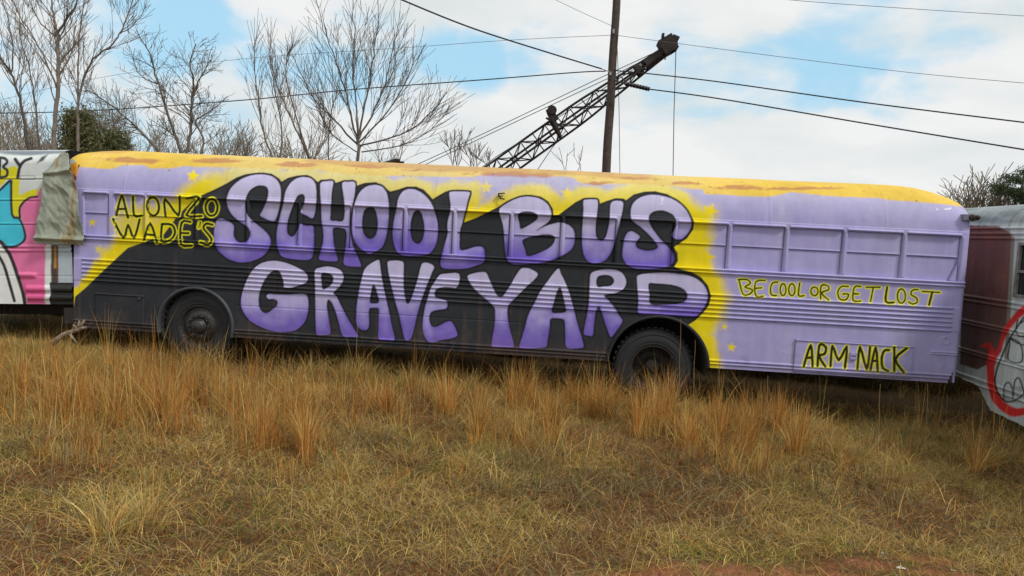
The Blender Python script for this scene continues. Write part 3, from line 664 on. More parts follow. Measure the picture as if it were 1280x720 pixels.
# windows: two sashes in each painted-over frame
for i, (a, b_, z0, z1) in enumerate(WIN):
    xs = np.linspace(a+.002, b_-.016, max(12, int((b_-a)/.009))); zs = np.linspace(z0+.002, z1-.002, 72)
    WX, WZ = np.meshgrid(xs, zs)
    mid = (z0+z1)/2+.012
    dep = np.where(WZ > mid, -.022, -.032)
    dep = dep+.006*np.exp(-((WZ-mid-.012)/.008)**4)-.022*np.exp(-((WZ-mid+.002)/.0055)**4)
    slope = None
    if i == len(WIN)-1:   # last opening has a slanted patch at its rear lower corner
        li = (WX-b_)*1.0-((WZ-(z0+.25))*.38)
        dep = np.where((li > -.0) & (WZ < z0+.25), -.006, dep)
        dep = np.where((np.abs((WX-b_+.10)-(WZ-z0)*.4) < .006) & (WZ < z0+.25), -.05, dep)
    dep = dep+(fbm(WX*3, WZ*3, 50+i)-.5)*.006
    y = -dep+np.interp(WZ, srow, prow_y)
    pts = np.stack([WX, y, WZ+ZS], -1)
    nom = pts.reshape(-1, 3); u_, v_ = to_px(nom)
    cw = paint_purple(u_, v_, WX.ravel(), WZ.ravel(), np.zeros(WX.size))
    nn = np.arange(WX.size).reshape(WX.shape)
    qq = np.stack([nn[:-1, :-1], nn[:-1, 1:], nn[1:, 1:], nn[1:, :-1]], -1).reshape(-1, 4)
    link('window', np_mesh('window', pts, qq, cw), M_PAINT, bus, smooth=True)
# hatches
def hatch(name, x0, x1, z0, z1, out=.018, handle=None):
    xs = np.linspace(x0, x1, int((x1-x0)/.0085)); zs = np.linspace(z0, z1, int((z1-z0)/.008))
    WX, WZ = np.meshgrid(xs, zs)
    ed = np.minimum(np.minimum(WX-x0, x1-WX), np.minimum(WZ-z0, z1-WZ))
    d = out*sm(-.001, .006, ed)-.005*np.exp(-((ed-.02)/.006)**2)+(fbm(WX*4, WZ*4, 61)-.5)*.008
    for zz in (.055, .095): d = d+.014*np.exp(-((WZ-zz)/.012)**6)
    d = d+.014*np.exp(-((WZ-z1+.012)/.010)**4)
    pts = np.stack([WX, -d, WZ+ZS], -1); u_, v_ = to_px(pts.reshape(-1, 3))
    cw = paint_purple(u_, v_, WX.ravel(), WZ.ravel(), np.zeros(WX.size))
    seam = (1-sm(.0, .009, ed)).ravel(); cw = cw*(1-.6*seam[:, None])+srgb(70, 60, 70)*.6*seam[:, None]
    nn = np.arange(WX.size).reshape(WX.shape)
    qq = np.stack([nn[:-1, :-1], nn[:-1, 1:], nn[1:, 1:], nn[1:, :-1]], -1).reshape(-1, 4)
    h = link(name, np_mesh(name, pts, qq, cw), M_PAINT, bus, smooth=True); return h
hd = hatch('luggage_door', 8.345, 9.745, .02, .425)
mb = MB(); 
hx, hz = on_y(1065.5, 445)[0], on_y(1065.5, 445)[2]
mb.box((hx, -.03, hz+.028), (.075, .02, .03)); mb.box((hx, -.03, hz-.022), (.075, .02, .03)); mb.box((hx-.03, -.028, hz), (.012, .014, .09)); mb.box((hx+.03, -.028, hz), (.012, .014, .09))
h_ = mb.build('handle', M_LAV, hd); h_.location = (0, 0, 0)
bh = hatch('battery_door', -.655, .015, .09, .475)
mb = MB(); mb.box((-.03, -.03, ZS+.44), (.03, .02, .03)); h_ = mb.build('handle', M_DARKPAINT, bh); h_.location = (0, 0, 0)
# wheel-arch lips
for (ax, az, ar) in ARCHES:
    mb = MB(); a0 = math.asin(max(-1, min(1, (0-az)/ar)))+.0
    prof = [(ar-.012, .10), (ar-.012, -.03), (ar+.012, -.034), (ar+.026, -.02), (ar+.026, .02)]
    mb.lathe((ax, 0, az+ZS), prof, n=44, a0=a0, a1=math.pi-a0); mb.build('wheel_arch', M_DARKPAINT if ax < 5 else M_RUBBER, bus, smooth=True)
    mb = MB(); mb.lathe((ax, 0, az+ZS), [(ar-.012, .02), (ar-.01, .62), (.1, .63)], n=30, a0=a0-.2, a1=math.pi-a0+.2); mb.build('wheel_well', M_UNDER, bus, smooth=True)
# wheels
def wheel(x, z, r, deep, mrim, yoff=.10):
    w_ = empty('wheel', (x, yoff, z+ZS)); w_.parent = bus; w_.location = np.array([x, yoff, z+ZS])-np.array(bus.location)
    def bl(mb, name, m, par):
        me_ = bpy.data.meshes.new(name); me_.from_pydata(mb.v, [], mb.f); me_.update(); o = bpy.data.objects.new(name, me_); COL.objects.link(o); me_.materials.append(m); o.parent = par
        me_.polygons.foreach_set('use_smooth', np.ones(len(me_.polygons), bool)); return o
    ri = r*.56
    for k, yo in enumerate((0, .31) if deep else (0,)):
        mb = MB(); mb.lathe((0, yo, 0), [(ri, .06), (ri+.005, .0), (ri+.03, -.012), (ri+.04, -.004), (ri+.05, -.012), (ri+.07, -.006), (r-.10, -.018), (r-.092, -.010), (r-.084, -.018), (r-.06, -.012), (r-.052, -.004), (r-.045, -.008), (r-.015, .02), (r, .05), (r, .12), (r, .19), (r-.02, .22), (r-.1, .245), (ri, .22)], n=64)
        # tread lugs
        for j in range(40):
            a = 2*math.pi*j/40; c_, s_ = math.cos(a), math.sin(a)
            mb.box((c_*(r+.004), yo+.12, s_*(r+.004)), (.016, .19, .045), [(c_, 0, s_), (0, 1, 0), (-s_, 0, c_)])
        bl(mb, 'tyre', M_RUBBER, w_)
    mb = MB()
    if deep:
        mb.lathe((0, 0, 0), [(ri+.004, .0), (ri-.012, -.004), (ri-.022, .02), (ri-.03, .17), (ri-.06, .2), (ri-.12, .205), (.10, .20), (.10, .12), (.085, .09), (0, .085)], n=48)
        for j in range(8):
            a = 2*math.pi*j/8; mb.lathe(((ri-.09)*math.cos(a), .0, (ri-.09)*math.sin(a)), [(0, .17), (.017, .172), (.018, .205)], n=6)
    else:
        mb.lathe((0, 0, 0), [(ri+.004, .0), (ri-.010, -.006), (ri-.022, .015), (ri-.035, .04), (ri-.06, .02), (ri-.09, -.01), (.11, -.02), (.10, -.005), (.095, -.06), (.07, -.085), (0, -.09)], n=48)
        for j in range(10):
            a = 2*math.pi*j/10; mb.lathe((.135*math.cos(a), .0, .135*math.sin(a)), [(0, -.045), (.014, -.043), (.016, -.01)], n=6)
    bl(mb, 'rim', mrim, w_)
    return w_
wheel(.735, .105, .49, False, M_RIM, .07)
wheel(6.66, -.06, .50, True, M_RIM_D, .07)
mb = MB(); mb.tube([(.735, .3, ZS+.105), (.735, 2.1, ZS+.105)], .05, 8); mb.build('axle', M_UNDER, bus)
mb = MB(); mb.tube([(6.66, .4, ZS-.06), (6.66, 2.0, ZS-.06)], .08, 10); mb.build('axle', M_UNDER, bus)
# rear shoulder lamp and the small broken bracket over the L
c_ = on_y(1214, 272)
mb = MB(); mb.box((c_[0]-.01, .02, c_[2]), (.17, .10, .07)); ml = mb.build('marker_lamp', mat('chipped_lamp_housing', tuple(srgb(120, 120, 130)), .5), bus)
mb = MB(); mb.lathe((c_[0]+.0, -.025, c_[2]), [(0, -.04), (.03, -.035), (.042, -.01), (.045, .01)], n=14); mb.lathe((c_[0]+.06, -.02, c_[2]+.0), [(0, -.035), (.022, -.03), (.03, .0)], n=12)
l2 = mb.build('lens', M_LENS, ml); l2.location = (0, 0, 0)
c_ = on_y(627, 245, .04)
mb = MB(); mb.box((c_[0], .0, c_[2]+.03), (.08, .05, .012), [(1, 0, .15), (0, 1, 0), (-.15, 0, 1)]); mb.box((c_[0]-.035, -.0, c_[2]+.01), (.012, .05, .045)); mb.tube([(c_[0]-.03, 0, c_[2]), (c_[0]+.0, -.02, c_[2]-.035), (c_[0]+.045, -.03, c_[2]-.04)], .009, 5)
mb.build('lamp_bracket', M_RUST, bus)

# ------------------------------------------------------------------ sheet-like surfaces painted in their own drawing
def painted_grid(name, O, ex, ez, a0, a1, b0, b1, step, paintf, relieff, matl, parent, keepf=None, prof=None):
    """wall of another bus: a along, b up (arc), bulging roof profile prof(b)->(out, up)"""
    ex = np.array(ex, float); ez = np.array(ez, float); nrm = np.cross(ex, ez)     # outward normal
    aa = np.arange(a0, a1+step/2, step); bb = np.arange(b0, b1+step/2, step*.9)
    AA, BB = np.meshgrid(aa, bb)
    if prof is None: inn = np.zeros_like(BB); up = BB
    else: inn, up = prof(BB)
    d = relieff(AA, BB)
    P = np.array(O)[None, None, :]+AA[..., None]*ex+up[..., None]*ez+(d-inn)[..., None]*nrm
    u_, v_ = to_px(P.reshape(-1, 3))
    vv_ = v_.reshape(AA.shape); sl_ = np.minimum.accumulate(vv_, axis=0)
    c = paintf(u_, sl_.ravel(), AA.ravel(), BB.ravel())
    nn = np.arange(AA.size).reshape(AA.shape)
    qq = np.stack([nn[:-1, :-1], nn[:-1, 1:], nn[1:, 1:], nn[1:, :-1]], -1)
    if keepf is not None:
        ca = .25*(AA[:-1, :-1]+AA[1:, 1:]+AA[:-1, 1:]+AA[1:, :-1]); cb = .5*(BB[:-1, :-1]+BB[1:, 1:])
        um = u_.reshape(AA.shape)[:-1, :-1]; vm = vv_[:-1, :-1]
        qq = qq[keepf(ca, cb, um, vm)]
    return link(name, np_mesh(name, P, qq.reshape(-1, 4), c), matl, parent, smooth=True)

# ---- the graffiti bus on the left of the row
LO = on_y(78, 280, .02); al = rad(2.9)
lex = np.array([math.cos(al), 0, math.sin(al)]); lez = np.array([-math.sin(al), 0, math.cos(al)])
def lb(u, v):
    p = on_y(u, v, .02)-LO; return p @ lex, p @ lez
BLK = srgb(30, 30, 36); WHT = srgb(222, 228, 226); CYN = srgb(60, 196, 222); PNK = srgb(232, 120, 170); YL2 = srgb(226, 218, 20)
LBpoly = [
 (YL2, [(9,210),(21,208),(22,223),(-4,223),(-4,214)]), (YL2, [(-2,224.5),(8,224.5),(0,233),(-4,236)]),
 (YL2, [(15,224.5),(25,224.5),(23.5,243),(33,239.5),(47,236),(46.5,245.5),(35,247),(24.5,259),(25,272),(15,269)]),
 (CYN, [(-60,260),(-20,240),(0,236),(12,225.5),(14,227),(15,268),(24,273),(30,288),(31,298),(22,307),(7,307),(0,300),(-60,300)]),
 (PNK, [(45,246),(36,248),(27,258),(26,270),(31,286),(32,298),(24,308),(8,309),(20,335),(28,358),(34,379),(57,379),(56,240)]),
 (srgb(232, 234, 232), [(-60,304),(2,304),(12,316),(21,340),(28,365),(30,381),(-60,381)]),
]
LBstroke = [([(-30,262),(-6,243),(12,226)], 1.0), ([(14,226),(15,268),(24,273),(30,287),(31,299),(22,307),(8,308),(0,301),(-20,300)], 1.0),
 ([(46,246),(35,248),(25,259),(25,272)], 1.0), ([(0,302),(12,318),(22,345),(29,368),(31,380)], 1.8), ([(-4,316),(5,332),(12,355),(18,376)], 1.5),
 ([(-2,197),(6,198),(9,203),(4,208.5),(9,213),(8,220),(0,222),(-3,222)], 1.3), ([(0,198),(-1,222)], 1.3), ([(19,199),(25,208)], 1.7), ([(39,198),(31,201),(25,208),(22,222)], 1.5)]
def paint_left(u, v, a, b_):
    n1 = fbm(a*2, b_*2, 201); n2 = fbm(a*11, b_*11, 202)
    c = np.tile(srgb(214, 220, 218), (len(u), 1)); c = c*(1+(n1-.5)*.2)[:, None]
    for col_, P in LBpoly:
        c = lay(c, cov(sdf(u, v, catmull(P, n=2) if col_ is not WHT else np.array(P), 5)+(n2-.5)*.8, .7), col_)
    pm = sdf(u, v, np.array([(30, 335), (60, 335), (60, 380), (30, 380)]), 30)
    c = lay(c, cov(sdf(u, v, np.array(LBpoly[4][1]), 5), .7)*sm(325, 372, v)*.55, srgb(205, 45, 120))
    for P, wd in LBstroke: c = lay(c, cov(strk(u, v, catmull(P, False, 3), 6)-wd-.45+(n2-.5)*.5, .55), BLK)
    # white brushed edge, rust strip, pale board, black bumper ribs
    c = lay(c, cov(np.abs(u-60)-3.6+(n2-.5)*3, 1.)*(v > 308)*(v < 378), WHT)
    c = lay(c, cov(np.abs(u-68.5)-4.6+(n2-.5)*1.5, .8)*(v > 306)*(v < 354), srgb(72, 64, 60))
    c = lay(c, cov(np.abs(u-69)-2.2+(n1-.5)*5, 1.)*(v > 308)*(v < 335), srgb(190, 135, 50))
    c = lay(c, cov(np.abs(u-72)-.8, .8)*(v > 318)*(v < 352), srgb(130, 60, 50))
    c = lay(c, (u > 73.3)*(v > 240)*(v < 354)*1., srgb(178, 190, 200))
    c = lay(c, (u > 62.5+(n2-.5)*4)*(v >= 353.5)*1., srgb(30, 30, 32))
    # grey-blue band under the roof
    c = lay(c, cov(v-192-(n1-.5)*6, 1.5)*.9, srgb(92, 104, 120)); c = lay(c, cov(v-188.6, .6), srgb(205, 210, 212))
    c = lay(c, cov(sdf(u, v, np.array([(46, 204), (52, 196), (60, 193), (54, 201)]), 4), 1.2), srgb(60, 66, 76))
    # small riveted plate
    pl_ = sdf(u, v, np.array([(25, 220), (43.5, 220), (43.5, 224.3), (25, 224.3)]), 4)
    c = lay(c, cov(np.abs(pl_)-.35, .4), srgb(70, 70, 74)); 
    return np.clip(c, .004, 1)
sb1 = lb(40, 224)[1]; sb2 = lb(40, 251)[1]; sb3 = lb(40, 281)[1]; sb4 = lb(40, 308)[1]; sb5 = lb(40, 313)[1]; sb6 = lb(20, 345)[1]
ribs_l = [lb(60, y_)[1] for y_ in (361, 371.5)]
blo = lb(40, 380)[1]
def relief_left(a, b_):
    d = (fbm(a*1.5, b_*1.5, 210)-.5)*.012
    for s_ in (sb1, sb2, sb3): d = d-.010*np.exp(-((b_-s_)/.007)**2)+.006*np.exp(-((b_-s_-.015)/.012)**4)
    for s_ in (sb4, sb5): d = d+.018*np.exp(-((b_-s_)/.016)**6)
    d = d-.008*np.exp(-((b_-sb6)/.006)**2)
    x0 = lb(33, 365)[0]
    for s_ in ribs_l: d = d+.035*np.exp(-((b_-s_)/.036)**4)*sm(x0-.01, x0+.02, a)
    # a moulded grip on the pink panel
    gx_, gz_ = lb(34, 344); d = d+.03*np.exp(-(np.maximum(np.abs(a-gx_)-.10, 0)/.03)**2-((b_-gz_)/.03)**4)
    return d
bs = lb(40, 205)[1]
def prof_left(b_):
    t = np.maximum(b_-bs, 0); rr = .34
    an = np.clip(t/rr, 0, math.pi/2*.93); inn = rr*(1-np.cos(an)); up = np.where(t > 0, bs+.215*np.sin(an), b_)
    ex_ = np.maximum(t-rr*math.pi/2*.93, 0); return inn+ex_, up-ex_*.03
bus_l = empty('graffiti_bus', (-4, 1.2, ZS-.4), 'bus in cyan, pink, yellow and white graffiti with letters BY, left of purple bus', 'bus')
a_end = lb(91.5, 340)[0]
o_ = painted_grid('body_shell', LO, lex, lez, -8.6, a_end, blo, bs+1.6, .0105, paint_left, relief_left, M_PAINT2, bus_l,
  keepf=lambda a, b_, u, v: ~((a > lb(73, 220)[0]) & (b_ > lb(80, 238)[1])), prof=prof_left)
mb = MB()
def lw(a, b_, y): return LO+a*lex+b_*lez+np.array([0, y, 0])
def lbox(mb, a0, a1, b0, b1, y0, y1):
    c = lw((a0+a1)/2, (b0+b1)/2, (y0+y1)/2); mb.box(c, (a1-a0, b1-b0, y1-y0), [lex, lez, (0, 1, 0)])
lbox(mb, -8.6, -.9, blo+.03, bs+.02, 2.38, 2.42); mb.build('far_side_panel', M_DARKPAINT, bus_l)
mb = MB(); lbox(mb, -8.6, a_end-.1, blo+.1, blo+.16, .06, 2.38); mb.build('floor_pan', M_UNDER, bus_l)
mb = MB(); lbox(mb, a_end-.08, a_end-.04, blo+.02, bs+.05, .03, 2.38); mb.build('end_wall', mat('dark_faded_end_paint', tuple(srgb(60, 58, 60)), .6), bus_l)
mb = MB(); lbox(mb, -8.5, -.2, blo-.22, blo+.02, .7, .8); lbox(mb, -8.5, -.2, blo-.22, blo+.02, 1.6, 1.7); mb.build('chassis_frame', M_UNDER, bus_l)
mb = MB(); lbox(mb, -.02, .12, blo-.25, blo-.05, -.02, .1); mb.build('step_bracket', M_UNDER, bus_l)
for xw in (-2.3, -7.4):
    mb = MB(); p = lw(xw, blo-.02, .25); zc = float(gz(p[0], .4))+.46
    mb.lathe((p[0], .22, zc), [(.0, .02), (.26, .0), (.30, -.01), (.38, -.02), (.44, 0), (.47, .04), (.47, .2), (.42, .24), (0, .24)], n=48); mb.build('wheel', M_RUBBER, bus_l, smooth=True)

# ---- crumpled metal sheet between the buses
ms, nt, b = new_mat('weathered_galvanised_sheet'); n_ = nt.nodes; l_ = nt.links
geo = n_.new('ShaderNodeNewGeometry'); mpn = n_.new('ShaderNodeMapping'); mpn.inputs['Scale'].default_value = (6, 3, 1.0); l_.new(geo.outputs['Position'], mpn.inputs['Vector'])
na = n_.new('ShaderNodeTexNoise'); na.inputs['Scale'].default_value = 1; na.inputs['Detail'].default_value = 6; l_.new(mpn.outputs[0], na.inputs['Vector'])
ra = n_.new('ShaderNodeValToRGB'); E0 = ra.color_ramp.elements; E0[0].position = .3; E0[0].color = (*srgb(132, 140, 126), 1); E0[1].position = .56; E0[1].color = (*srgb(160, 164, 146), 1)
e = E0.new(.62); e.color = (*srgb(150, 126, 88), 1); e = E0.new(.68); e.color = (*srgb(136, 132, 104), 1)
l_.new(na.outputs['Fac'], ra.inputs['Fac']); l_.new(ra.outputs[0], b.inputs['Base Color']); b.inputs['Roughness'].default_value = .42; b.inputs['Metallic'].default_value = .25
outl = np.array([(66,188),(76,190),(79,202),(86,212),(91,226),(95,252),(99,280),(101.5,300),(100,306.5),(72,305.5),(44,304.5),(44,285),(48,250),(50,222),(52,212),(58,198)], float)
us = np.arange(42, 104, .9); vs_ = np.arange(186, 309, .9); UU, VV = np.meshgrid(us, vs_)
SP = sdf(UU.ravel(), VV.ravel(), outl, 20).reshape(UU.shape)
Pn = np.zeros(UU.shape+(3,))
base = np.stack([on_y(a, b_, -.13) for a, b_ in zip(UU.ravel(), VV.ravel())])
xx, zz = base[:, 0], base[:, 2]
cr1 = np.abs(fbm(xx*3.2+zz*1.2, zz*2.2, 300)-.5)*2; cr2 = np.abs(fbm(xx*8, zz*6, 301)-.5)*2
yb = -.13+cr1*.07+cr2*.012-.05*np.sin((xx-xx.min())*5+zz*1.5)+.12*sm(ZS+1.9, ZS+2.3, zz)
# the bottom hem and the fold near the top
yb = yb-.04*np.exp(-((zz-(ZS+1.16))/.03)**2)-.05*np.exp(-((zz-(ZS+2.02)-(xx+1.2)*.15)/.035)**2)
base[:, 1] = yb
nn = np.arange(UU.size).reshape(UU.shape); qq = np.stack([nn[:-1, :-1], nn[1:, :-1], nn[1:, 1:], nn[:-1, 1:]], -1)
kk = (SP[:-1, :-1]+SP[1:, 1:])/2 < 0
sh = link('metal_sheet', np_mesh('metal_sheet', base, qq[kk]), ms, smooth=True)
md = sh.modifiers.new('thickness', 'SOLIDIFY'); md.thickness = .006
tag(sh, 'crumpled grey-green metal sheet with rust streaks hanging between the graffiti bus and purple bus', 'metal sheet')

# ---- aluminium bus crossing behind the right end
RA = at_depth(1215, 270, 9.4); RBp = at_depth(1280, 270, 8.35)
rex = RBp-RA; rex[2] = 0; rex /= np.linalg.norm(rex); rez = np.array([0, 0, 1.0])
rnorm = np.cross(rex, rez)
def rb_(u, v):
    p = on_plane(u, v, RA, rnorm)-RA; return p @ rex, p @ rez
zr = lambda u, v: rb_(u, v)[1]
RZ0 = rb_(1260, 284)[1]
ALU = srgb(200, 210, 208); BRN = srgb(122, 74, 60); REDP = srgb(226, 44, 44)
def paint_right(u, v, a, b_):
    n1 = fbm(a*2.5, b_*2.5, 401); n2 = fbm(a*12, b_*12, 402)
    c = np.tile(ALU, (len(u), 1)); c = c*(1+(n1-.5)*.3)[:, None]
    c = lay(c, cov(v-279-(n2-.5)*2, 2)*.8, srgb(128, 142, 148))       # roof metal
    c = lay(c, cov(v-279, 2)*sm(.45, .65, fbm(a*1.5, b_*7, 410))*.6, srgb(96, 108, 108))
    q_ = np.array([(1205,281),(1248,283),(1262,290),(1268,300),(1264,360),(1258,410),(1252,438),(1240,452),(1222,462),(1200,455)])
    c = lay(c, cov(sdf(u, v, q_, 6)+(n2-.5)*2.5, 1.), BRN)
    bm = cov(sdf(u, v, q_, 6), 1)
    c = lay(c, bm*sm(320, 420, v)*.6, srgb(86, 74, 62))
    c = lay(c, bm*np.exp(-((u-1237)/9)**2-((v-294)/9)**2)*.6, srgb(150, 84, 60))
    c = lay(c, cov(np.abs(u-1266-(300-v)*.055)-2.2, .8)*(v > 296)*(v < 452), srgb(140, 138, 124))
    # red flash with its outline drawings
    red = catmull([(1300,375),(1276,384),(1266,395),(1256,408),(1250,424),(1244,440),(1238,428),(1226,433),(1236,437),(1233,455),(1234,478),(1238,496),(1246,508),(1262,520),(1275,520),(1300,512),(1300,500),(1278,510),(1264,508),(1250,496),(1244,478),(1243,458),(1250,440),(1258,420),(1268,404),(1282,392),(1300,385)], n=2)
    c = lay(c, cov(sdf(u, v, red, 6)+(n2-.5)*1.5, 1.1), REDP)
    for P, wd in (([(1300,380),(1284,392),(1272,408),(1262,424),(1252,446),(1245,466),(1244,480),(1250,495),(1258,502),(1270,500),(1282,491),(1300,480)], .9),
                  ([(1262,423),(1262,432),(1260,448),(1268,453),(1277,452),(1278,440),(1274,428),(1262,422)], .75), ([(1262,423),(1272,429),(1282,432)], .75),
                  ([(1272,400),(1270,414),(1274,420),(1282,420)], .75), ([(1284,398),(1276,404)], .7),
                  ([(1255,499),(1255,484),(1260,478),(1265,484),(1266,498)], .75), ([(1267,494),(1268,478),(1273,472),(1277,480),(1280,492)], .75)):
        c = lay(c, cov(strk(u, v, catmull(P, False, 3), 5)-wd*1.15, .45), BLK)
    c = lay(c, ((u > 1253) & (u < 1277) & (v > 483) & (v < 504))*.35, srgb(110, 112, 110))
    st = sm(.6, .8, fbm(a*14, b_*.8, 420)); c = lay(c, st*.35, srgb(110, 92, 78))
    return np.clip(c, .004, 1)
bh1 = [zr(1262, y_) for y_ in (285, 292, 298)]; bh2 = [zr(1262, y_) for y_ in (378, 384, 412, 416)]; bh3 = [zr(1262, y_) for y_ in (452, 456)]; bh4 = [zr(1222, y_) for y_ in (474, 481)]
win_a = rb_(1271, 340)[0]; win_t = zr(1276, 304); win_b = zr(1276, 371)
def relief_right(a, b_):
    d = (fbm(a*1.8, b_*1.8, 430)-.5)*.02
    for s_ in bh1+bh2+bh3: d = d+.02*np.exp(-((b_-s_)/.014)**4)
    for s_ in bh4: d = d+.016*np.exp(-((b_-s_)/.014)**4)
    for k in range(0, 9):
        d = d+.012*np.exp(-((a-(-1.2+k*.17))/.02)**2)*(b_ > RZ0+.03)*1.0
    return d
def prof_right(b_):
    t = np.maximum(b_-RZ0, 0); rr = .42
    an = np.clip(t/rr, 0, math.pi/2*.9); return rr*(1-np.cos(an))+np.maximum(t-rr*1.41, 0), np.where(t > 0, RZ0+.30*np.sin(an), b_)+np.maximum(t-rr*1.41, 0)*.12
cut1 = rb_(1222, 481); cut2 = rb_(1238, 513); cut3 = rb_(1280, 533)
def keep_right(a, b_, u, v):
    lowline = np.interp(a, [rb_(1190, 470)[0], cut1[0], cut2[0], cut3[0], cut3[0]+3], [cut1[1]+.02, cut1[1], cut2[1], cut3[1], cut3[1]-.02])
    k = b_ > lowline
    for i in range(6):
        w0 = win_a+i*.72; k &= ~((a > w0) & (a < w0+.60) & (b_ > win_b) & (b_ < win_t))
    return k
bus_r = empty('aluminium_bus', (RA[0]+1.2, -2, ZS-.6), 'dull silver ribbed bus with red spray and black outlines, crosswise right of the purple bus', 'bus')
painted_grid('body_shell', RA, rex, rez, -2.2, 4.3, cut3[1]-.02, RZ0+1.7, .0105, paint_right, relief_right, M_PAINT3, bus_r, keepf=keep_right, prof=prof_right)
M_GLASS, nt, b = new_mat('dusty_window_glass'); b.inputs['Base Color'].default_value = (.02, .024, .03, 1); b.inputs['Roughness'].default_value = .18; b.inputs['Specular IOR Level'].default_value = .6
M_ALF = mat('oxidised_aluminium', tuple(srgb(150, 152, 142)), .5, .4, dirt=tuple(srgb(110, 104, 92)))
for i in range(5):
    w0 = win_a+i*.72
    def rw_(a, b_, n_=0.): return RA+a*rex+b_*rez+n_*rnorm
    mb = MB()
    for (a_, b0_, a1_, b1_) in ((w0+.02, win_b, w0+.02, win_t), (w0+.58, win_b, w0+.58, win_t)): mb.box(rw_(a_, (b0_+b1_)/2, .005), (.045, b1_-b0_+.02, .03), [rex, rez, rnorm])
    for b__ in (win_b+.01, win_t-.01, win_b+(win_t-win_b)*.47): mb.box(rw_(w0+.3, b__, .006), (.54, .03, .03), [rex, rez, rnorm])
    fr_ = mb.build('window', M_ALF, bus_r)
    mb = MB(); mb.box(rw_(w0+.3, (win_b+win_t)/2, -.02), (.56, win_t-win_b, .008), [rex, rez, rnorm]); p_ = mb.build('pane', M_GLASS, fr_); p_.location = (0, 0, 0)
mb = MB(); mb.box(RA+1.05*rex+(RZ0-1.0)*rez-1.25*rnorm+np.array([0, 0, -.05]), (6.4, .06, 2.3), [rex, rez, rnorm]); mb.build('floor_pan', M_UNDER, bus_r)
mb = MB(); mb.box(RA+1.05*rex+(RZ0-.7)*rez-2.4*rnorm, (6.4, 1.5, .04), [rex, rez, rnorm]); mb.build('far_side_panel', M_ALF, bus_r)
for t_ in (-2.18, 4.28):
    mb = MB(); mb.box(RA+t_*rex+(RZ0-.7)*rez-1.2*rnorm, (.04, 1.6, 2.35), [rex, rez, rnorm]); mb.build('end_wall', M_ALF, bus_r)

# ------------------------------------------------------------------ crane
YB = 23.0; KS = 32/23.0
cr_root = empty('crane', (on_y(420, 200, YB)[0], YB, float(gz(0, YB))), 'dark rusty lattice boom crane rising behind the purple bus, hoist cable hanging from its tip', 'crane')
def bp_(u, v): return on_y(u, v, YB)
P0 = bp_(628, 210); P1_ = bp_(826, 68)
ax_ = (P1_-P0); Lb = np.linalg.norm(ax_); ax_ /= Lb
sd0 = np.array([0, 1.0, 0]); upv = np.cross(sd0, ax_); upv /= np.linalg.norm(upv)
if upv[2] < 0: upv = -upv
tw = rad(27); e1 = math.cos(tw)*upv+math.sin(tw)*sd0; e2 = -math.sin(tw)*upv+math.cos(tw)*sd0
start = -6.4                       # boom foot, behind the bus
nb = 23; bay = (Lb-start)/nb
def half(t): return np.interp(t, [start, start+2.2, Lb-4.2, Lb], [.24, .35, .325, .12])
mb = MB(); ch = []
for (i, j) in ((1, 1), (1, -1), (-1, -1), (-1, 1)):
    pts = [P0+ax_*(start+k*bay)+half(start+k*bay)*(i*e1+j*e2) for k in range(nb+1)]
    ch.append(pts); mb.tube(pts, .054, 6)
for f_ in range(4):
    A1, B1 = ch[f_], ch[(f_+1) % 4]
    for k in range(nb):
        if f_ % 2: mb.tube([A1[k], B1[k]], .027, 5, False)
        if (k+f_) % 2: mb.tube([A1[k], B1[k+1]], .026, 5, False)
        else: mb.tube([B1[k], A1[k+1]], .026, 5, False)
mb.build('boom', M_RUST, cr_root)
mb = MB()
t0, t1 = Lb-1.5, Lb+.25
for s_ in (1, -1):                  # side plates, with lightening holes left open between them
    for (ta, tb_) in ((t0+.25, t0+.5), (t0+.72, t1)):
        for (ea, eb) in ((e1, e2), (e2, e1)):
            a_ = half(ta)+.02; b_ = half(tb_)+.02
            vs = [P0+ax_*ta+ea*a_+eb*s_*a_, P0+ax_*tb_+ea*b_+eb*s_*b_, P0+ax_*tb_-ea*b_+eb*s_*b_, P0+ax_*ta-ea*a_+eb*s_*a_]
            vs2 = [p+eb*.03*s_ for p in vs]
            mb.add(vs+vs2, [(0, 1, 2, 3), (7, 6, 5, 4), (0, 4, 5, 1), (1, 5, 6, 2), (2, 6, 7, 3), (3, 7, 4, 0)])
mb.build('boom_tip', M_RUST, cr_root)
mb = MB(); hc = bp_(836, 57)
for yo in (-.3, -.1, .1, .3):
    mb.lathe(hc+np.array([0, yo, 0]), [(0, -.05), (.30, -.05), (.34, -.03), (.29, 0), (.34, .03), (.30, .05), (0, .05)], n=18)
mb.box(hc+np.array([-.06, 0, -.02]), (.62, .85, .66), [(.85, 0, .53), (0, 1, 0), (-.53, 0, .85)])
mb.box(hc+np.array([-.30, -.2, .34]), (.10, .3, .18)); mb.box(hc+np.array([-.14, -.2, -.5]), (.05, .05, .3)); mb.box(hc+np.array([.24, .0, .28]), (.3, .7, .14), [(.93, 0, -.36), (0, 1, 0), (.36, 0, .93)])
mb.build('sheave_head', M_RUST, cr_root)
mb = MB(); bc = bp_(690, 150)
mb.box(bc+np.array([0, -.6, .12]), (.36, .3, .55), [(.9, 0, .4), (0, 1, 0), (-.4, 0, .9)]); mb.tube([bc+np.array([.0, -.6, -.05]), bc+np.array([.25, -.6, -.5]), bc+np.array([.45, -.5, -.85])], [.17, .12, .08], 7)
mb.lathe(bc+np.array([0, -.75, .3]), [(0, -.05), (.18, -.04), (.21, 0), (.18, .04)], n=12); mb.tube([bc+np.array([-.25, -.5, -.0]), bc+np.array([.55, -.5, -.38])], .045, 5)
mb.build('guide_pulley', M_RUST, cr_root)
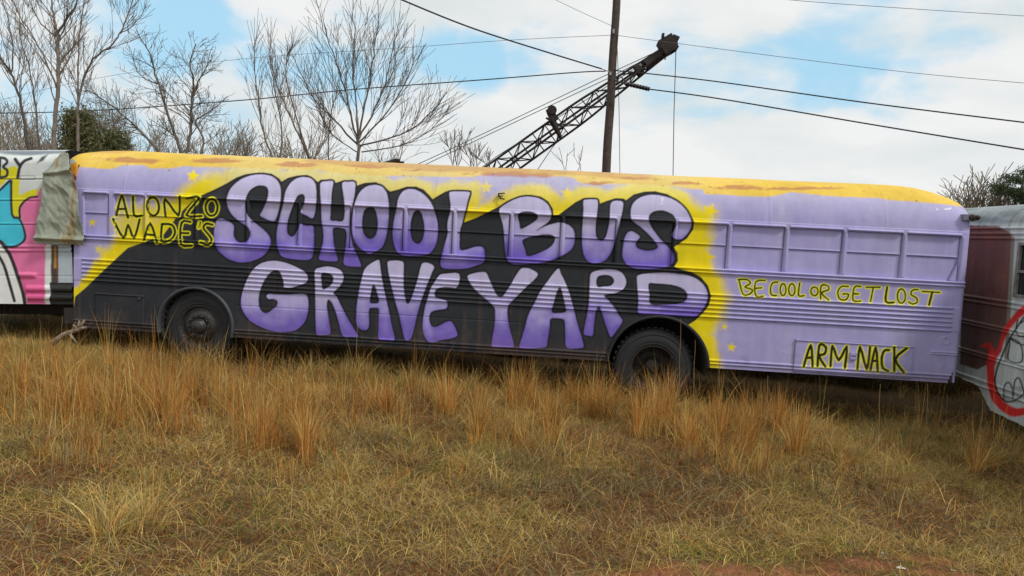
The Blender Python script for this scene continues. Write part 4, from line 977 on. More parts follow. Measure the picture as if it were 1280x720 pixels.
mb = MB(); mb.tube([bp_(845, 60), bp_(842.5, 140), bp_(841, 235)], .018, 5); mb.build('hoist_cable', M_WIRE, cr_root)
for P in ([(826,62),(740,102),(640,150),(560,188),(490,220)], [(826,64),(760,98),(660,145),(590,178),(510,216)], [(824,66),(740,120),(620,196),(585,222)], [(707,164),(690,185),(668,218)]):
    mb = MB(); mb.tube([on_y(*p, YB) for p in P], .017, 5); mb.build('pendant_cable', M_WIRE, cr_root)
# crawler base and cab behind the bus
foot = P0+ax_*start; gzf = float(gz(foot[0], YB))
mb = MB()
for yo in (-1.3, 1.3):
    mb.box((foot[0]-1.2, YB+yo, gzf+.45), (4.2, .6, .8))
    for s_ in (-1, 1): mb.lathe((foot[0]-1.2+s_*2.1, YB+yo-.3, gzf+.45), [(0, 0), (.42, 0), (.42, .6), (0, .6)], n=20)
mb.box((foot[0]-1.2, YB, gzf+.7), (2.4, 2.2, .3)); mb.build('crawler_track', M_RUST, cr_root)
mb = MB(); mb.box((foot[0]-1.9, YB, gzf+1.4), (3.4, 2.4, 1.1)); mb.box((foot[0]-.2, YB-.7, gzf+1.4), (.9, .8, 1.1)); mb.tube([foot, (foot[0], YB, gzf+.9)], .15, 8); mb.build('machine_house', M_RUST, cr_root)

# ------------------------------------------------------------------ utility pole and lines
YP = 19.0
pb = on_y(760, 222, YP); pt = on_y(771.5, -60, YP); px_ = (pb[0]+pt[0])/2
zg = float(gz(px_, YP)); ppole = np.array([px_, YP, zg])
pole = empty('utility_pole', tuple(ppole), 'weathered brown wooden utility pole standing behind the purple bus and crane boom', 'utility pole')
ztop = pt[2]+.6
mb = MB(); k = 26; pts = [(px_+.01*math.sin(i), YP, zg+(ztop-zg)*i/k) for i in range(k+1)]
mb.tube(pts, [.185-.045*i/k for i in range(k+1)], 14); mb.build('shaft', M_POLE, pole, smooth=True)
ins0, ins1 = on_y(782, 104.5, YP-.5), on_y(812, 111.5, YP-.5)
mb = MB(); mb.tube([on_y(766, 100.5, YP-.05), ins0], .02, 6)
dd = ins1-ins0
prof_ = [ins0+dd*t for t in np.linspace(0, 1, 17)]; mb.tube(prof_, [.068 if i % 2 else .088 for i in range(17)], 10)
mb.build('insulator', M_BLACK, pole)
mb = MB(); mb.box(on_y(767, 39, YP-.18), (.07, .06, .16)); mb.build('name_tag', M_POST, pole)
mb = MB(); mb.box(on_y(763, 92, YP-.2), (.08, .08, .12)); mb.tube([on_y(752, 86, YP-.1), on_y(763, 90, YP-.1)], .02, 6); mb.build('bracket', mat('galvanised_fitting', (.35, .35, .35), .5, .6), pole)
mb = MB(); mb.tube([on_y(771, 44, YP-.15), on_y(773, 100, YP-.15), on_y(774, 150, YP-.1), on_y(775, 225, YP-.1)], .012, 5); mb.build('ground_wire', M_WIRE, pole)
def wire(name, pts, r, label, m=M_WIRE, cat='power line'):
    P = [on_y(u, v, y) for u, v, y in pts]; Q = catmull(np.array(P), closed=False, n=8)
    mb = MB(); mb.tube(list(Q), r, 6); o = mb.build(name, m); tag(o, label, cat, 'overhead lines on the utility pole'); return o
M_WIRE2 = mat('pale_weathered_wire', (.13, .14, .15), .6, scale=20)
wire('power_line', [(440, -29, 13), (503, 0, 14), (590, 35, 15.6), (680, 64, 17.3), (752, 86, YP-.1)], .026, 'thick black line dropping steeply from the top edge to the pole')
wire('power_line', [(-60, 142, 22), (100, 139, 21.6), (300, 125.5, 21), (440, 112, 20.5), (600, 100, 20), (720, 90.5, 19.3), (757, 89, YP-.1)], .022, 'black line running behind the bare trees to the left of the pole')
wire('power_line', [(766, 88, YP-.1), (805, 91.5, 18.4), (900, 102.5, 17), (1080, 128, 15), (1280, 153, 13), (1340, 160, 12.5)], .022, 'upper of the two dark lines running right from the pole')
wire('power_line', [(812, 111.5, YP-.5), (900, 123.5, 17), (1080, 154, 15), (1280, 187, 13), (1340, 196, 12.5)], .024, 'lower dark line running right from the black insulator')
wire('power_line', [(770, 44, YP-.1), (860, 56, 18.5), (1000, 74, 17.5), (1150, 92, 16.5), (1330, 108, 15.5)], .009, 'thin pale wire leaving the pole top toward the right above the crane tip', M_WIRE2)
wire('power_line', [(-60, 140, 30), (120, 98, 28), (300, 74, 26), (500, 60, 23), (640, 50, 21), (764, 44, YP-.1)], .009, 'thin pale wire leaving the pole top toward the left', M_WIRE2)
wire('power_line', [(940, -6, 20), (1000, 1, 20), (1140, 11, 20), (1330, 23, 20)], .010, 'thin pale wire crossing the upper right corner of the sky', M_WIRE2)
wire('power_line', [(670, -12, 21), (720, 12, 20.5), (764, 32, YP-.1)], .009, 'short thin pale wire descending from the top edge to the pole', M_WIRE2)

# ------------------------------------------------------------------ trees
def bark(name, c, d): return mat(name, c, .9, scale=5, dirt=d, bump=.4)
M_BARK = bark('grey_brown_bark', (.21, .175, .14), (.13, .105, .085))
M_BARK2 = bark('dark_bark', (.15, .125, .10), (.09, .075, .06))
M_BARK3 = bark('pale_grey_bark', (.20, .17, .135), (.12, .10, .08))
M_BARK4 = bark('pale_scrub_bark', (.26, .22, .165), (.17, .145, .11))
class Tree:
    def __init__(s, seed): s.rnd = random.Random(seed); s.limb = MB(); s.twig = MB()
    def branch(s, p, d, L, r, lev, up, spread, curl, dens, minr, sides=None):
        R_ = s.rnd; n = max(3, int(L/.28)) if lev < 2 else max(2, min(5, int(L/.22)))
        pts = [np.array(p)]; dirs = [d]
        for i in range(n):
            d = d+np.array([R_.gauss(0, curl), R_.gauss(0, curl), R_.gauss(0, curl)+up*.06])
            d /= np.linalg.norm(d); pts.append(pts[-1]+d*L/n); dirs.append(d)
        rs = [max(minr, r*(1-.75*i/n)) for i in range(n+1)]
        (s.limb if lev <= 0 else s.twig).tube(pts, rs, 6 if lev <= 0 else (4 if lev == 1 else 3), False)
        if lev >= 4 or r < minr*1.02: return
        kids = int(dens[lev]*L+.5) if lev < len(dens) else 0
        for k in range(kids):
            t = .18+.82*R_.random() if lev else .3+.7*R_.random(); i = min(n-1, int(t*n))
            q = pts[i]+(pts[i+1]-pts[i])*(t*n-i)
            b = dirs[i+1]; v = np.array([R_.gauss(0, 1) for _ in range(3)]); v -= (v @ b)*b; v /= np.linalg.norm(v)+1e-9
            a = rad(spread*(.6+.7*R_.random())); nd = b*math.cos(a)+v*math.sin(a); nd[2] += .18*up; nd /= np.linalg.norm(nd)
            s.branch(q, nd, L*(.28+.32*R_.random())*(1.1-.5*t), max(minr, rs[i]*.55), lev+1, up, spread, curl*1.1, dens, minr)
    def limb_px(s, pts, r0, r1, y, dy, kids, tl, up, spread, curl, dens, minr, jit=.25):
        P = [on_y(u, v, y+dy*i/(len(pts)-1)) for i, (u, v) in enumerate(pts)]
        if dy == 0: pass
        Q = catmull(np.array(P), closed=False, n=4); n = len(Q)-1
        jy = np.array([s.rnd.gauss(0, .02) for _ in range(n+1)]); Q[:, 0] += jy
        r0 *= .72; r1 *= .6; s.limb.tube(list(Q), [r0+(r1-r0)*(i/n)**.8 for i in range(n+1)], 7, False)
        for k in range(int(kids*2.3)):
            t = .15+.85*s.rnd.random()**.8; i = min(n-1, int(t*n)); q = Q[i]+(Q[i+1]-Q[i])*(t*n-i)
            b = Q[i+1]-Q[i]; b /= np.linalg.norm(b); v = np.array([s.rnd.gauss(0, 1), s.rnd.gauss(0, .8), s.rnd.gauss(0, .6)]); v -= (v @ b)*b; v /= np.linalg.norm(v)
            a = rad(spread*(.6+.7*s.rnd.random())); nd = b*math.cos(a)+v*math.sin(a); nd[2] += .2*up; nd /= np.linalg.norm(nd)
            s.branch(q, nd, tl*(.4+.9*s.rnd.random())*(1.2-.7*t), max(minr, (r0+(r1-r0)*t)*.38), 1, up, spread, curl, dens, minr)
    def done(s, base, label, cat, group, mb_, mt_):
        root = empty('bare_tree', tuple(base), label, cat, group)
        s.limb.build('trunk', mb_, root, smooth=True); c = s.twig.build('crown', mt_, root); return root
def groundfix(t, p, r, y):
    g0 = on_y(*p, y); z = float(gz(g0[0], y)); t.limb.tube([(g0[0], y, z-.1), (g0[0]+.02, y, (z+g0[2])/2), g0], [r*1.05, r*.85, r*.74], 8, False); return (g0[0], y, z)
GR = 'bare winter trees behind the buses'
# tall straight tree at the left
t = Tree(1); y = 13; bs_ = groundfix(t, (68, 210), .10, y); D2 = [0, 4.2, 4.6, 3.5]
kw = dict(up=1.2, spread=34, curl=.07, dens=D2, minr=.0062)
t.limb_px([(68,210),(68,165),(72,120),(73,80),(72,42)], .105, .085, y, 0, 7, 2.0, **kw)
t.limb_px([(72,44),(68,25),(65,5),(60,-40)], .06, .03, y, .4, 5, 1.5, **kw)
t.limb_px([(72,44),(80,26),(92,10),(108,-30)], .06, .03, y, -.4, 6, 1.6, **kw)
t.limb_px([(72,46),(56,34),(42,14),(30,-20)], .04, .02, y, .3, 6, 1.6, **kw)
t.limb_px([(70,110),(60,82),(44,50),(24,18),(10,-10)], .045, .02, y, -.6, 8, 1.8, **kw)
t.limb_px([(71,95),(88,70),(94,40),(100,10)], .03, .012, y, .6, 6, 1.3, **kw)
t.done(bs_, 'tall straight bare tree behind the graffiti bus, trunk forking near the top edge', 'tree', GR, M_BARK, M_BARK)
t = Tree(2); y = 14; bs_ = groundfix(t, (98, 205), .07, y); kw['minr'] = .0062
t.limb_px([(98,205),(97,150),(99,125),(107,92),(122,69),(138,58),(150,42),(160,18),(172,-20)], .07, .02, y, -.6, 16, 1.7, **kw)
t.limb_px([(98,140),(98,90),(99,50),(104,10),(108,-30)], .045, .02, y, .5, 9, 1.5, **kw)
t.limb_px([(150,42),(168,30),(183,8)], .025, .012, y, -.6, 5, 1., **kw)
t.done(bs_, 'bare tree leaning right with a long curved limb, beside the tall straight tree', 'tree', GR, M_BARK, M_BARK)
t = Tree(3); y = 15; bs_ = groundfix(t, (38, 205), .08, y)
t.limb_px([(38,205),(28,140),(20,110),(10,85),(-8,65),(-40,40)], .08, .03, y, -.5, 12, 2.0, **kw)
t.limb_px([(14,92),(16,60),(10,25),(0,-10)], .04, .02, y, .5, 8, 1.6, **kw)
t.limb_px([(50,190),(44,130),(38,90),(26,50),(24,10)], .045, .02, y, .8, 11, 1.7, **kw)
t.done(bs_, 'bare tree with a forked dark trunk at the far left edge', 'tree', GR, M_BARK2, M_BARK)
# dense crooked tree
t = Tree(4); y = 17; bs_ = groundfix(t, (232, 205), .10, y); kw = dict(up=.5, spread=46, curl=.16, dens=[0, 5.0, 6.0, 5.0], minr=.0066)
t.limb_px([(232,205),(224,185),(216,160),(205,128),(196,100),(190,75),(182,55)], .10, .03, y, -.4, 15, 1.4, **kw)
t.limb_px([(232,200),(238,165),(240,130),(242,100),(238,78),(245,55)], .09, .03, y, .6, 15, 1.4, **kw)
t.limb_px([(240,120),(252,95),(262,75)], .05, .02, y, 0, 8, 1.1, **kw)
t.limb_px([(206,200),(178,166),(150,141),(125,122),(108,112)], .07, .02, y, -.5, 14, 1.3, **kw)
t.limb_px([(250,200),(254,172),(244,152),(262,140),(285,120)], .07, .02, y, .8, 12, 1.1, **kw)
t.limb_px([(197,105),(176,95),(165,72)], .04, .015, y, .3, 7, 1.0, **kw)
t.done(bs_, 'dense round-crowned bare tree with crooked limbs behind the yellow roof edge', 'tree', GR, M_BARK2, M_BARK2)
# upright whippy clump
t = Tree(5); y = 18; bs_ = groundfix(t, (345, 212), .07, y); kw = dict(up=1.6, spread=30, curl=.08, dens=[0, 3.6, 4.0, 3.0], minr=.0066)
t.limb_px([(345,210),(330,165),(322,120),(318,80),(320,45)], .06, .015, y, -.4, 14, 1.6, **kw)
t.limb_px([(350,210),(352,165),(345,120),(338,80),(338,45)], .05, .015, y, .4, 14, 1.6, **kw)
t.limb_px([(390,210),(375,170),(358,135),(346,105),(336,62)], .06, .015, y, .2, 14, 1.6, **kw)
t.limb_px([(390,205),(362,120),(358,78),(366,55)], .05, .015, y, -.5, 12, 1.4, **kw)
t.done(bs_, 'clump of upright whippy bare stems between the crooked tree and fan-shaped tree', 'tree', GR, M_BARK3, M_BARK3)
# fan-shaped tree in the middle
t = Tree(6); y = 15; bs_ = groundfix(t, (448, 208), .085, y); kw = dict(up=1.1, spread=30, curl=.07, dens=[0, 3.8, 4.2, 3.5], minr=.0062)
t.limb_px([(448,208),(448,185),(449,168)], .085, .075, y, 0, 2, 1., **kw)
for P, r, dy in (([(448,178),(438,140),(428,100),(416,65),(402,30),(395,-5)], .055, -.7), ([(449,170),(456,130),(464,90),(470,50),(474,18)], .055, .3), ([(449,172),(470,135),(484,95),(492,60),(498,32)], .05, .6),
                 ([(450,178),(484,140),(506,105),(518,72)], .045, -.3), ([(450,182),(500,168),(535,145),(556,118)], .045, -.8), ([(448,182),(418,150),(396,128),(380,100),(366,70)], .05, .8),
                 ([(448,175),(444,120),(440,80),(444,45),(440,20)], .045, 1.), ([(452,190),(500,182),(530,168),(560,140)], .035, 1.), ([(446,190),(424,175),(408,160),(398,130)], .03, -1), ([(411,205),(411,160),(420,120),(424,90)], .035, -.5)):
    t.limb_px(P, r, .014, y, dy, 13, 1.7, **kw)
t.done(bs_, 'wide fan-shaped bare tree rising behind the letters C and H of the purple bus', 'tree', GR, M_BARK2, M_BARK2)
for sd_, (bx, hh, n) in enumerate([(566, 50, 4), (590, 34, 3), (610, 22, 2), (706, 26, 2), (724, 26, 2)]):
    t = Tree(20+sd_); y = 13+sd_*.5; bs_ = groundfix(t, (bx, 215), .02, y); kw = dict(up=1.2, spread=26, curl=.07, dens=[0, 2.0, 2.5], minr=.008)
    for k in range(n): t.limb_px([(bx+k*1.5, 216), (bx+(k-1)*5+2, 216-hh*.5), (bx+(k-1.)*12+random.uniform(-4, 4), 216-hh*random.uniform(.8, 1.1))], .018, .008, y, .3*(k-1), 6 if bx < 700 else 1, .6, **kw)
    lab = ['thin bare sapling just right of the fan-shaped tree', 'slim bare sapling midway between fan-shaped tree and crane boom', 'short bare twiggy sapling at the foot of the crane boom', 'small leafless shoot above the roof left of the utility pole, further of two', 'small leafless shoot above the roof nearest the utility pole on its left'][sd_]
    r_ = t.done(bs_, lab, 'sapling', 'bare saplings behind the purple bus', M_BARK3, M_BARK3); r_.name = 'sapling'
# far scrub of bare trees beyond, and to the right
far = [(-12, 100, 30, 'greyish scrubby tree cut by the left picture edge'), (22, 128, 27, 'greyish bare tree in the scrub just right of the picture edge'), (52, 120, 33, 'greyish bare tree in the scrub left of the tall straight trunk'), (84, 132, 28, 'low scrubby bare tree just right of the tall straight trunk'), (118, 108, 33, 'faint far bare tree rising behind the larger cedar'), (165, 118, 35, 'faint far bare tree between the evergreens and crooked tree'), (205, 140, 30, 'faint bare tree low behind the left half of the crooked tree'), (268, 135, 32, 'faint bare tree low behind the right half of the crooked tree'), (305, 128, 31, 'faint far bare tree left of the upright whippy clump'), (372, 132, 32, 'faint far bare tree between the whippy clump and fan-shaped tree'), (480, 165, 34, 'faint far bare tree low behind the fan-shaped tree'), (1238, 212, 44, 'far rounded bare tree beside the dark pine above the aluminium bus roof')]
for i, (u, vt, y, lab) in enumerate(far):
    t = Tree(40+i); b0 = on_y(u, 215 if u < 1000 else 262, y); z = float(gz(b0[0], y)); tp = on_y(u, vt, y); H = tp[2]-z
    t.limb.tube([(b0[0], y, z), (b0[0], y, z+H*.3)], [.16, .12], 7, False)
    big = H > 9 and u < 1000
    for k in range(8 if u < 1000 else 20):
        a = 2*math.pi*k/8+t.rnd.random(); t.branch((b0[0], y, z+H*(.15+.15*t.rnd.random())), np.array([math.cos(a)*.4, math.sin(a)*.4, .9]), H*(.5+.2*t.rnd.random()), .06 if u < 1000 else .09, 0, .9, 40, .10, [2.4, 2.2, 2.6, 2.0], .013 if u < 1000 else .024)
    t.done((b0[0], y, z), lab, 'tree', 'far bare trees on the skyline', M_BARK4, M_BARK4)
# evergreens: needle sprays through a conic volume
M_EVG = leaf_mat('cedar_needles', trans=.15)
def evergreen(name, u, vt, vb, y, width, seed, label, col1, col2, pine=False):
    b0 = on_y(u, vb, y); z = float(gz(b0[0], y)); H = on_y(u, vt, y)[2]-z; r_ = np.random.default_rng(seed)
    root = empty(name, (b0[0], y, z), label, 'tree', 'evergreen trees on the skyline')
    mb = MB(); mb.tube([(b0[0], y, z), (b0[0]+.1, y, z+H*.5), (b0[0], y, z+H*.97)], [.2, .13, .03], 8)
    cl = []
    nb_ = 110 if not pine else 26
    for k in range(nb_):
        h = (r_.random()**.8)*.85+.12 if not pine else .42+.56*r_.random()
        a = r_.random()*2*math.pi
        prof = width*(1-h)**.7*1.15 if not pine else width*(.35+.8*math.sin(math.pi*min(1, (h-.38)/.66))**.8)*(.6+.5*r_.random())
        rr = prof*(.55+.5*r_.random())
        p = np.array([b0[0]+math.cos(a)*rr, y+math.sin(a)*rr, z+H*h]); p0 = np.array([b0[0], y, z+H*(h-.05)])
        mb.tube([p0, (p0+p)/2+np.array([0, 0, .05]), p], [.045, .03, .012], 4, False); cl.append((p, p-p0))
        if pine:
            for _ in range(2): cl.append((p0+(p-p0)*(.5+.4*r_.random())+r_.normal(0, .2, 3), p-p0))
    mb.build('trunk', M_BARK2, root)
    V, Q, C = [], [], []
    per = 130 if not pine else 150
    for (p, d) in cl:
        s0 = .30 if not pine else .30
        c0 = p+np.clip(r_.normal(0, 1, (per, 3)), -1.8, 1.8)*np.array([s0, s0, s0*(.9 if not pine else .45)])
        dr = r_.normal(0, 1, (per, 3))+np.array([0, 0, .5]); dr /= np.linalg.norm(dr, axis=1)[:, None]
        sd_ = np.cross(dr, r_.normal(0, 1, (per, 3))); sd_ /= np.linalg.norm(sd_, axis=1)[:, None]
        Ln = (.07+.08*r_.random((per, 1))); Wn = .02+.015*r_.random((per, 1))
        v = np.stack([c0-dr*Ln, c0+sd_*Wn, c0+dr*Ln, c0-sd_*Wn], 1); V.append(v.reshape(-1, 3))
        tt = r_.random((per, 1, 1))*.8+.2*r_.random(); C.append((np.array(col1)*(1-tt)+np.array(col2)*tt).repeat(4, 1).reshape(-1, 3))
    V = np.concatenate(V); C = np.concatenate(C); n = len(V)//4
    link('crown', np_mesh('crown', V, np.arange(n*4).reshape(-1, 4), C), M_EVG, root)
evergreen('cedar_tree', 97, 140, 205, 20, 1.15, 5, 'dark olive cedar with rounded top behind the gap between the left buses', (.07, .075, .032), (.19, .18, .085))
evergreen('cedar_tree', 142, 168, 205, 22, .6, 6, 'small olive cedar just right of the larger cedar', (.07, .08, .036), (.18, .18, .09))
evergreen('pine_tree', 1275, 206, 262, 42, 2.3, 7, 'dark green pine with ragged crown at the right edge above the aluminium bus', (.035, .055, .028), (.10, .135, .07), pine=True)
# clump of mistletoe in the crooked tree belongs to that tree's crown
# low far wood closing the horizon
wood = MB()

# ------------------------------------------------------------------ grass
M_GRASS = leaf_mat('dry_grass_blades', trans=.3)
def blades(name, base, h, w, lean, az, cols, curve=.5, matl=None, flop=None):
    """each blade: 3 segments tapering, bending over in direction az"""
    n = len(base); t = np.array([0, .38, .72, 1.0]); wt = np.array([1., .85, .55, 0.])
    dirx = np.cos(az); diry = np.sin(az)
    V = np.zeros((n, 7, 3), np.float32)
    wx = -np.sin(az+FACE[:n] if False else az+rng.normal(0, .9, n)); 
    fa = rng.uniform(0, 2*math.pi, n); wx = np.cos(fa); wy = np.sin(fa)
    k = 0
    for i, tt in enumerate(t):
        off = lean*h*(tt*(1-curve)+curve*tt**2.2); up = h*np.sqrt(np.clip(1-lean**2*.0, 0, 1))*tt*(1-.35*np.clip(lean, 0, 1.4)*tt)
        cx_ = base[:, 0]+dirx*off; cy_ = base[:, 1]+diry*off; cz_ = base[:, 2]+up
        if i < 3:
            for s_ in (-1, 1):
                V[:, k, 0] = cx_+s_*wx*w*wt[i]/2; V[:, k, 1] = cy_+s_*wy*w*wt[i]/2; V[:, k, 2] = cz_; k += 1
        else:
            V[:, k, 0] = cx_; V[:, k, 1] = cy_; V[:, k, 2] = cz_; k += 1
    b_ = (np.arange(n)*7)[:, None]
    q = np.concatenate([b_+np.array([0, 1, 3, 2]), b_+np.array([2, 3, 5, 4])]); tr = b_+np.array([4, 5, 6])
    C = np.repeat(cols[:, None, :], 7, 1)
    return V.reshape(-1, 3), q, tr, C.reshape(-1, 3)
def pal(n, cs, wts, jit=.18):
    cs = np.array(cs); i = rng.choice(len(cs), n, p=np.array(wts)/sum(wts)); c = cs[i]*(1+rng.normal(0, jit, (n, 1)))
    return np.clip(c*(1+rng.normal(0, .05, (n, 3))), .008, .9)
STRAW = srgb(206, 178, 112); STRAW2 = srgb(176, 146, 84); GREYS = srgb(158, 144, 108); OLIVE = srgb(134, 132, 60); GREEN = srgb(86, 112, 40); BROWN = srgb(128, 90, 52); ORNG = srgb(198, 142, 66); ORNG2 = srgb(176, 112, 50); REDB = srgb(140, 80, 50); DGREY = srgb(104, 92, 72)
def in_view(x, y, pad=1.2):
    lim = .75*(y+9)+pad
    return np.abs(x-5.5+.074*(y+9)) < lim
# turf
n0 = 900000
yb_ = -8.2+rng.random(n0)**.8*9.6; xb_ = rng.uniform(-6, 16.5, n0)
m = in_view(xb_, yb_) & (yb_ > -6.3); xb_, yb_ = xb_[m], yb_[m]
cl_ = clay(xb_, yb_); dn = fbm(xb_*1.1, yb_*1.1, 500); dn2 = fbm(xb_*5, yb_*5, 501)
under = (yb_ > .15)
m = (rng.random(len(xb_)) > cl_*.92) & (rng.random(len(xb_)) < .45+.75*dn2) & ~(under & (rng.random(len(xb_)) < .75)); xb_, yb_ = xb_[m], yb_[m]; dn = dn[m]; dn2 = dn2[m]
n = len(xb_); base_ = np.stack([xb_, yb_, gz(xb_, yb_)-.006], -1)
hh = (.045+.085*rng.random(n))*(.6+.9*dn2)*(1+.5*sm(-3.5, -1.5, yb_))
# colours drift over patches: green-olive at left foreground, grey mats, brown beds
gpatch = sm(.5, .68, fbm(xb_*.9+4, yb_*.9, 510))+.35*sm(5.2, 2.5, xb_)*sm(-3, -4.5, yb_)
bpatch = sm(.5, .66, fbm(xb_*1.2, yb_*1.2+9, 511))
c1 = pal(n, [STRAW, STRAW2, GREYS, OLIVE, BROWN], [3.2, 4., 3.0, 2., 2.0]); c2 = pal(n, [OLIVE, GREEN, STRAW2], [4, 2, 2.5]); c3 = pal(n, [BROWN, REDB, DGREY, GREYS], [4, 2.5, 2.5, 2])
k_ = rng.random(n); cc = np.where((k_ < gpatch*.55)[:, None], c2, c1); k_ = rng.random(n); cc = np.where((k_ < bpatch*.75)[:, None], c3, cc)
V, Q, T, C = blades('g', base_, hh*.8, .0034+.003*rng.random(n), np.abs(rng.normal(1.25, .6, n)), rng.uniform(0, 2*math.pi, n), cc*np.array([1.14, 1.11, 1.06])*((1-.08*sm(4.5, 9, xb_))*(.72+.56*fbm(xb_*1.5, yb_*1.9, 530)))[:, None])
GV, GQ, GT, GC = [V], [Q], [T], [C]
tot = len(V)
def addg(tup):
    global tot
    V, Q, T, C = tup; GV.append(V); GQ.append(Q+tot); GT.append(T+tot); GC.append(C); tot += len(V)
# fallen long straw lying across the turf
n = 6500; x = rng.uniform(-4, 15, n); y = -6+rng.random(n)*7; m = in_view(x, y); x, y = x[m], y[m]; m = rng.random(len(x)) > clay(x, y); x, y = x[m], y[m]; n = len(x)
az = rng.normal(.2, .9, n)+np.where(rng.random(n) < .5, math.pi, 0)
addg(blades('s', np.stack([x, y, gz(x, y)+.02+.05*rng.random(n)], -1), (.12+.22*rng.random(n)), .003+.0018*rng.random(n), 1.3+.9*rng.random(n), az, pal(n, [STRAW, STRAW2, ORNG, GREYS], [2, 3, 2, 3])))
grass = link('grass', np_mesh('grass', np.concatenate(GV), np.concatenate(GQ), np.concatenate(GC), np.concatenate(GT)), M_GRASS)
tag(grass, 'matted dry turf of straw, olive and brown blades covering the ground before the buses', 'grass', kind='stuff')

# tall broomsedge: clumps thick along the bus, thinning towards the camera
def tall(name, label, clumps, cs, wts, wid=(.003, .006)):
    V_, Q_, T_, C_l = [], [], [], []; tt = 0
    for (x, y, h, nst, rad_, ln) in clumps:
        a = rng.uniform(0, 2*math.pi, nst); r_ = np.abs(rng.normal(0, rad_, nst)); bx = x+np.cos(a)*r_; by = y+np.sin(a)*r_*.8
        out = np.clip(np.abs(rng.normal(ln, ln*.8, nst))+(rng.random(nst) < .22)*rng.uniform(.2, .9, nst), 0, 1.3); az = a+rng.normal(0, .9, nst)+.25
        hh = h*(.25+.8*rng.random(nst)**.8)
        tone = 1+rng.normal(0, .17)
        tup = blades('t', np.stack([bx, by, gz(bx, by)-.01], -1), hh, rng.uniform(wid[0], wid[1], nst), out, az, pal(nst, cs, wts)*tone, curve=.75)
        V, Q, T, C = tup; V_.append(V); Q_.append(Q+tt); T_.append(T+tt); C_l.append(C); tt += len(V)
    o = link(name, np_mesh(name, np.concatenate(V_), np.concatenate(Q_), np.clip(np.concatenate(C_l), 0.01, .9), np.concatenate(T_)), M_GRASS)
    tag(o, label, 'grass', kind='stuff'); return o
cl1 = []
def gy(u, v):
    """ground place under a spot of the drawing"""
    d = raydir(u, v); p = CAM.copy()
    t = (.1-CAM[2])/d[2]
    for _ in range(6): p = CAM+t*d; t = (float(gz(p[0], p[1]))-CAM[2])/d[2]
    return CAM+t*d
# (u range, base v range, clump count, height)
zones = [(-40, 60, 455, 520, 42, .52), (50, 150, 470, 575, 60, .62), (120, 260, 465, 560, 70, .60), (170, 240, 480, 540, 30, .72), (250, 330, 470, 545, 26, .50), (290, 400, 480, 580, 56, .58), (360, 390, 500, 600, 12, .62), (400, 470, 470, 540, 22, .42),
         (470, 620, 480, 560, 48, .40), (590, 690, 485, 580, 52, .54), (640, 670, 500, 560, 14, .66), (690, 760, 490, 570, 34, .52), (735, 760, 500, 540, 12, .72), (760, 900, 500, 590, 60, .52), (800, 860, 505, 550, 18, .62), (890, 960, 505, 600, 38, .60), (925, 950, 520, 600, 12, .78),
         (950, 1060, 520, 590, 26, .38), (1060, 1200, 535, 590, 18, .30), (1218, 1240, 555, 600, 5, .62), (1180, 1300, 540, 600, 10, .34), (480, 900, 560, 620, 34, .26), (60, 420, 560, 620, 26, .26), (900, 1250, 590, 650, 18, .22)]
for k in range(300):
    u = random.choice([random.uniform(-30, 460), random.uniform(-30, 1290)]); p = gy(u, random.uniform(470, 545)); p[1] = min(p[1], -.12)
    cl1.append((p[0], p[1], random.uniform(.55, .85), random.randint(3, 11), random.uniform(.02, .06), random.uniform(.08, .25)))
for (u0, u1, v0, v1, n, h) in zones:
    n = int(n*.74); h *= 1.06 if u0 < 420 else 1.0
    for k in range(n):
        u = random.uniform(u0, u1); v = v0+(v1-v0)*random.random()**1.4; p = gy(u, v)
        if p[1] > .1: p[1] = random.uniform(-.9, -.15)
        if float(fbm(p[0]*1.3, p[1]*1.3, 541)) < .42: continue
        cl1.append((p[0], p[1], h*(.55+.75*random.random()**1.6)*1.08, random.randint(8, 50), random.uniform(.03, .13), random.uniform(.12, .5)))
for (u, v) in ((640, 508), (652, 502), (668, 512), (742, 522), (756, 528), (800, 545), (812, 535), (930, 562), (944, 545), (900, 548), (385, 565), (372, 520), (300, 520), (212, 520), (150, 530), (172, 515), (560, 525), (600, 550), (690, 545), (1226, 592), (250, 505), (90, 520), (30, 500), (480, 520), (860, 560), (835, 520), (1000, 570), (330, 560), (720, 500), (975, 545)):
    for k in range(3):
        p = gy(u+random.uniform(-8, 8), v+random.uniform(-8, 8)); p[1] = min(p[1], -.12)
        cl1.append((p[0], p[1], random.uniform(.42, .72), random.randint(60, 130), random.uniform(.025, .06), random.uniform(.1, .35)))
tall('tall_grass', 'tall orange-brown broomsedge stems standing in clumps along the purple bus', cl1, [ORNG, ORNG2, STRAW2, REDB, STRAW], [3.4, 2.4, 3.4, 1., 2.6])
cl2 = []
for k in range(620):
    x = random.uniform(-5, 14); y = -abs(random.gauss(.0, 1.7))-.1
    if float(fbm(x*.9, y*.9, 540)) < .47: continue
    if not in_view(np.array(x), np.array(y)): continue
    cl2.append((x, y, random.uniform(.14, .42), random.randint(30, 100), random.uniform(.06, .22), random.uniform(.4, 1.1)))
for k in range(90):
    x = random.uniform(-4, 13); y = random.uniform(.1, 3.2); cl2.append((x, y, random.uniform(.2, .5), random.randint(12, 30), random.uniform(.05, .2), .3))
for (u, v) in ((255, 460), (450, 465), (460, 470), (20, 468), (520, 475), (595, 480), (1110, 555), (1130, 550), (180, 660), (130, 670), (420, 452), (485, 462)):
    p = gy(u, v); cl2.append((p[0], min(p[1], -.15), .42, 240, .10, .55))
tall('grass_tussocks', 'pale straw tussocks flopping over among the taller orange stems', cl2, [STRAW, STRAW2, OLIVE, GREYS, ORNG], [4, 3, 2, 2, 1])
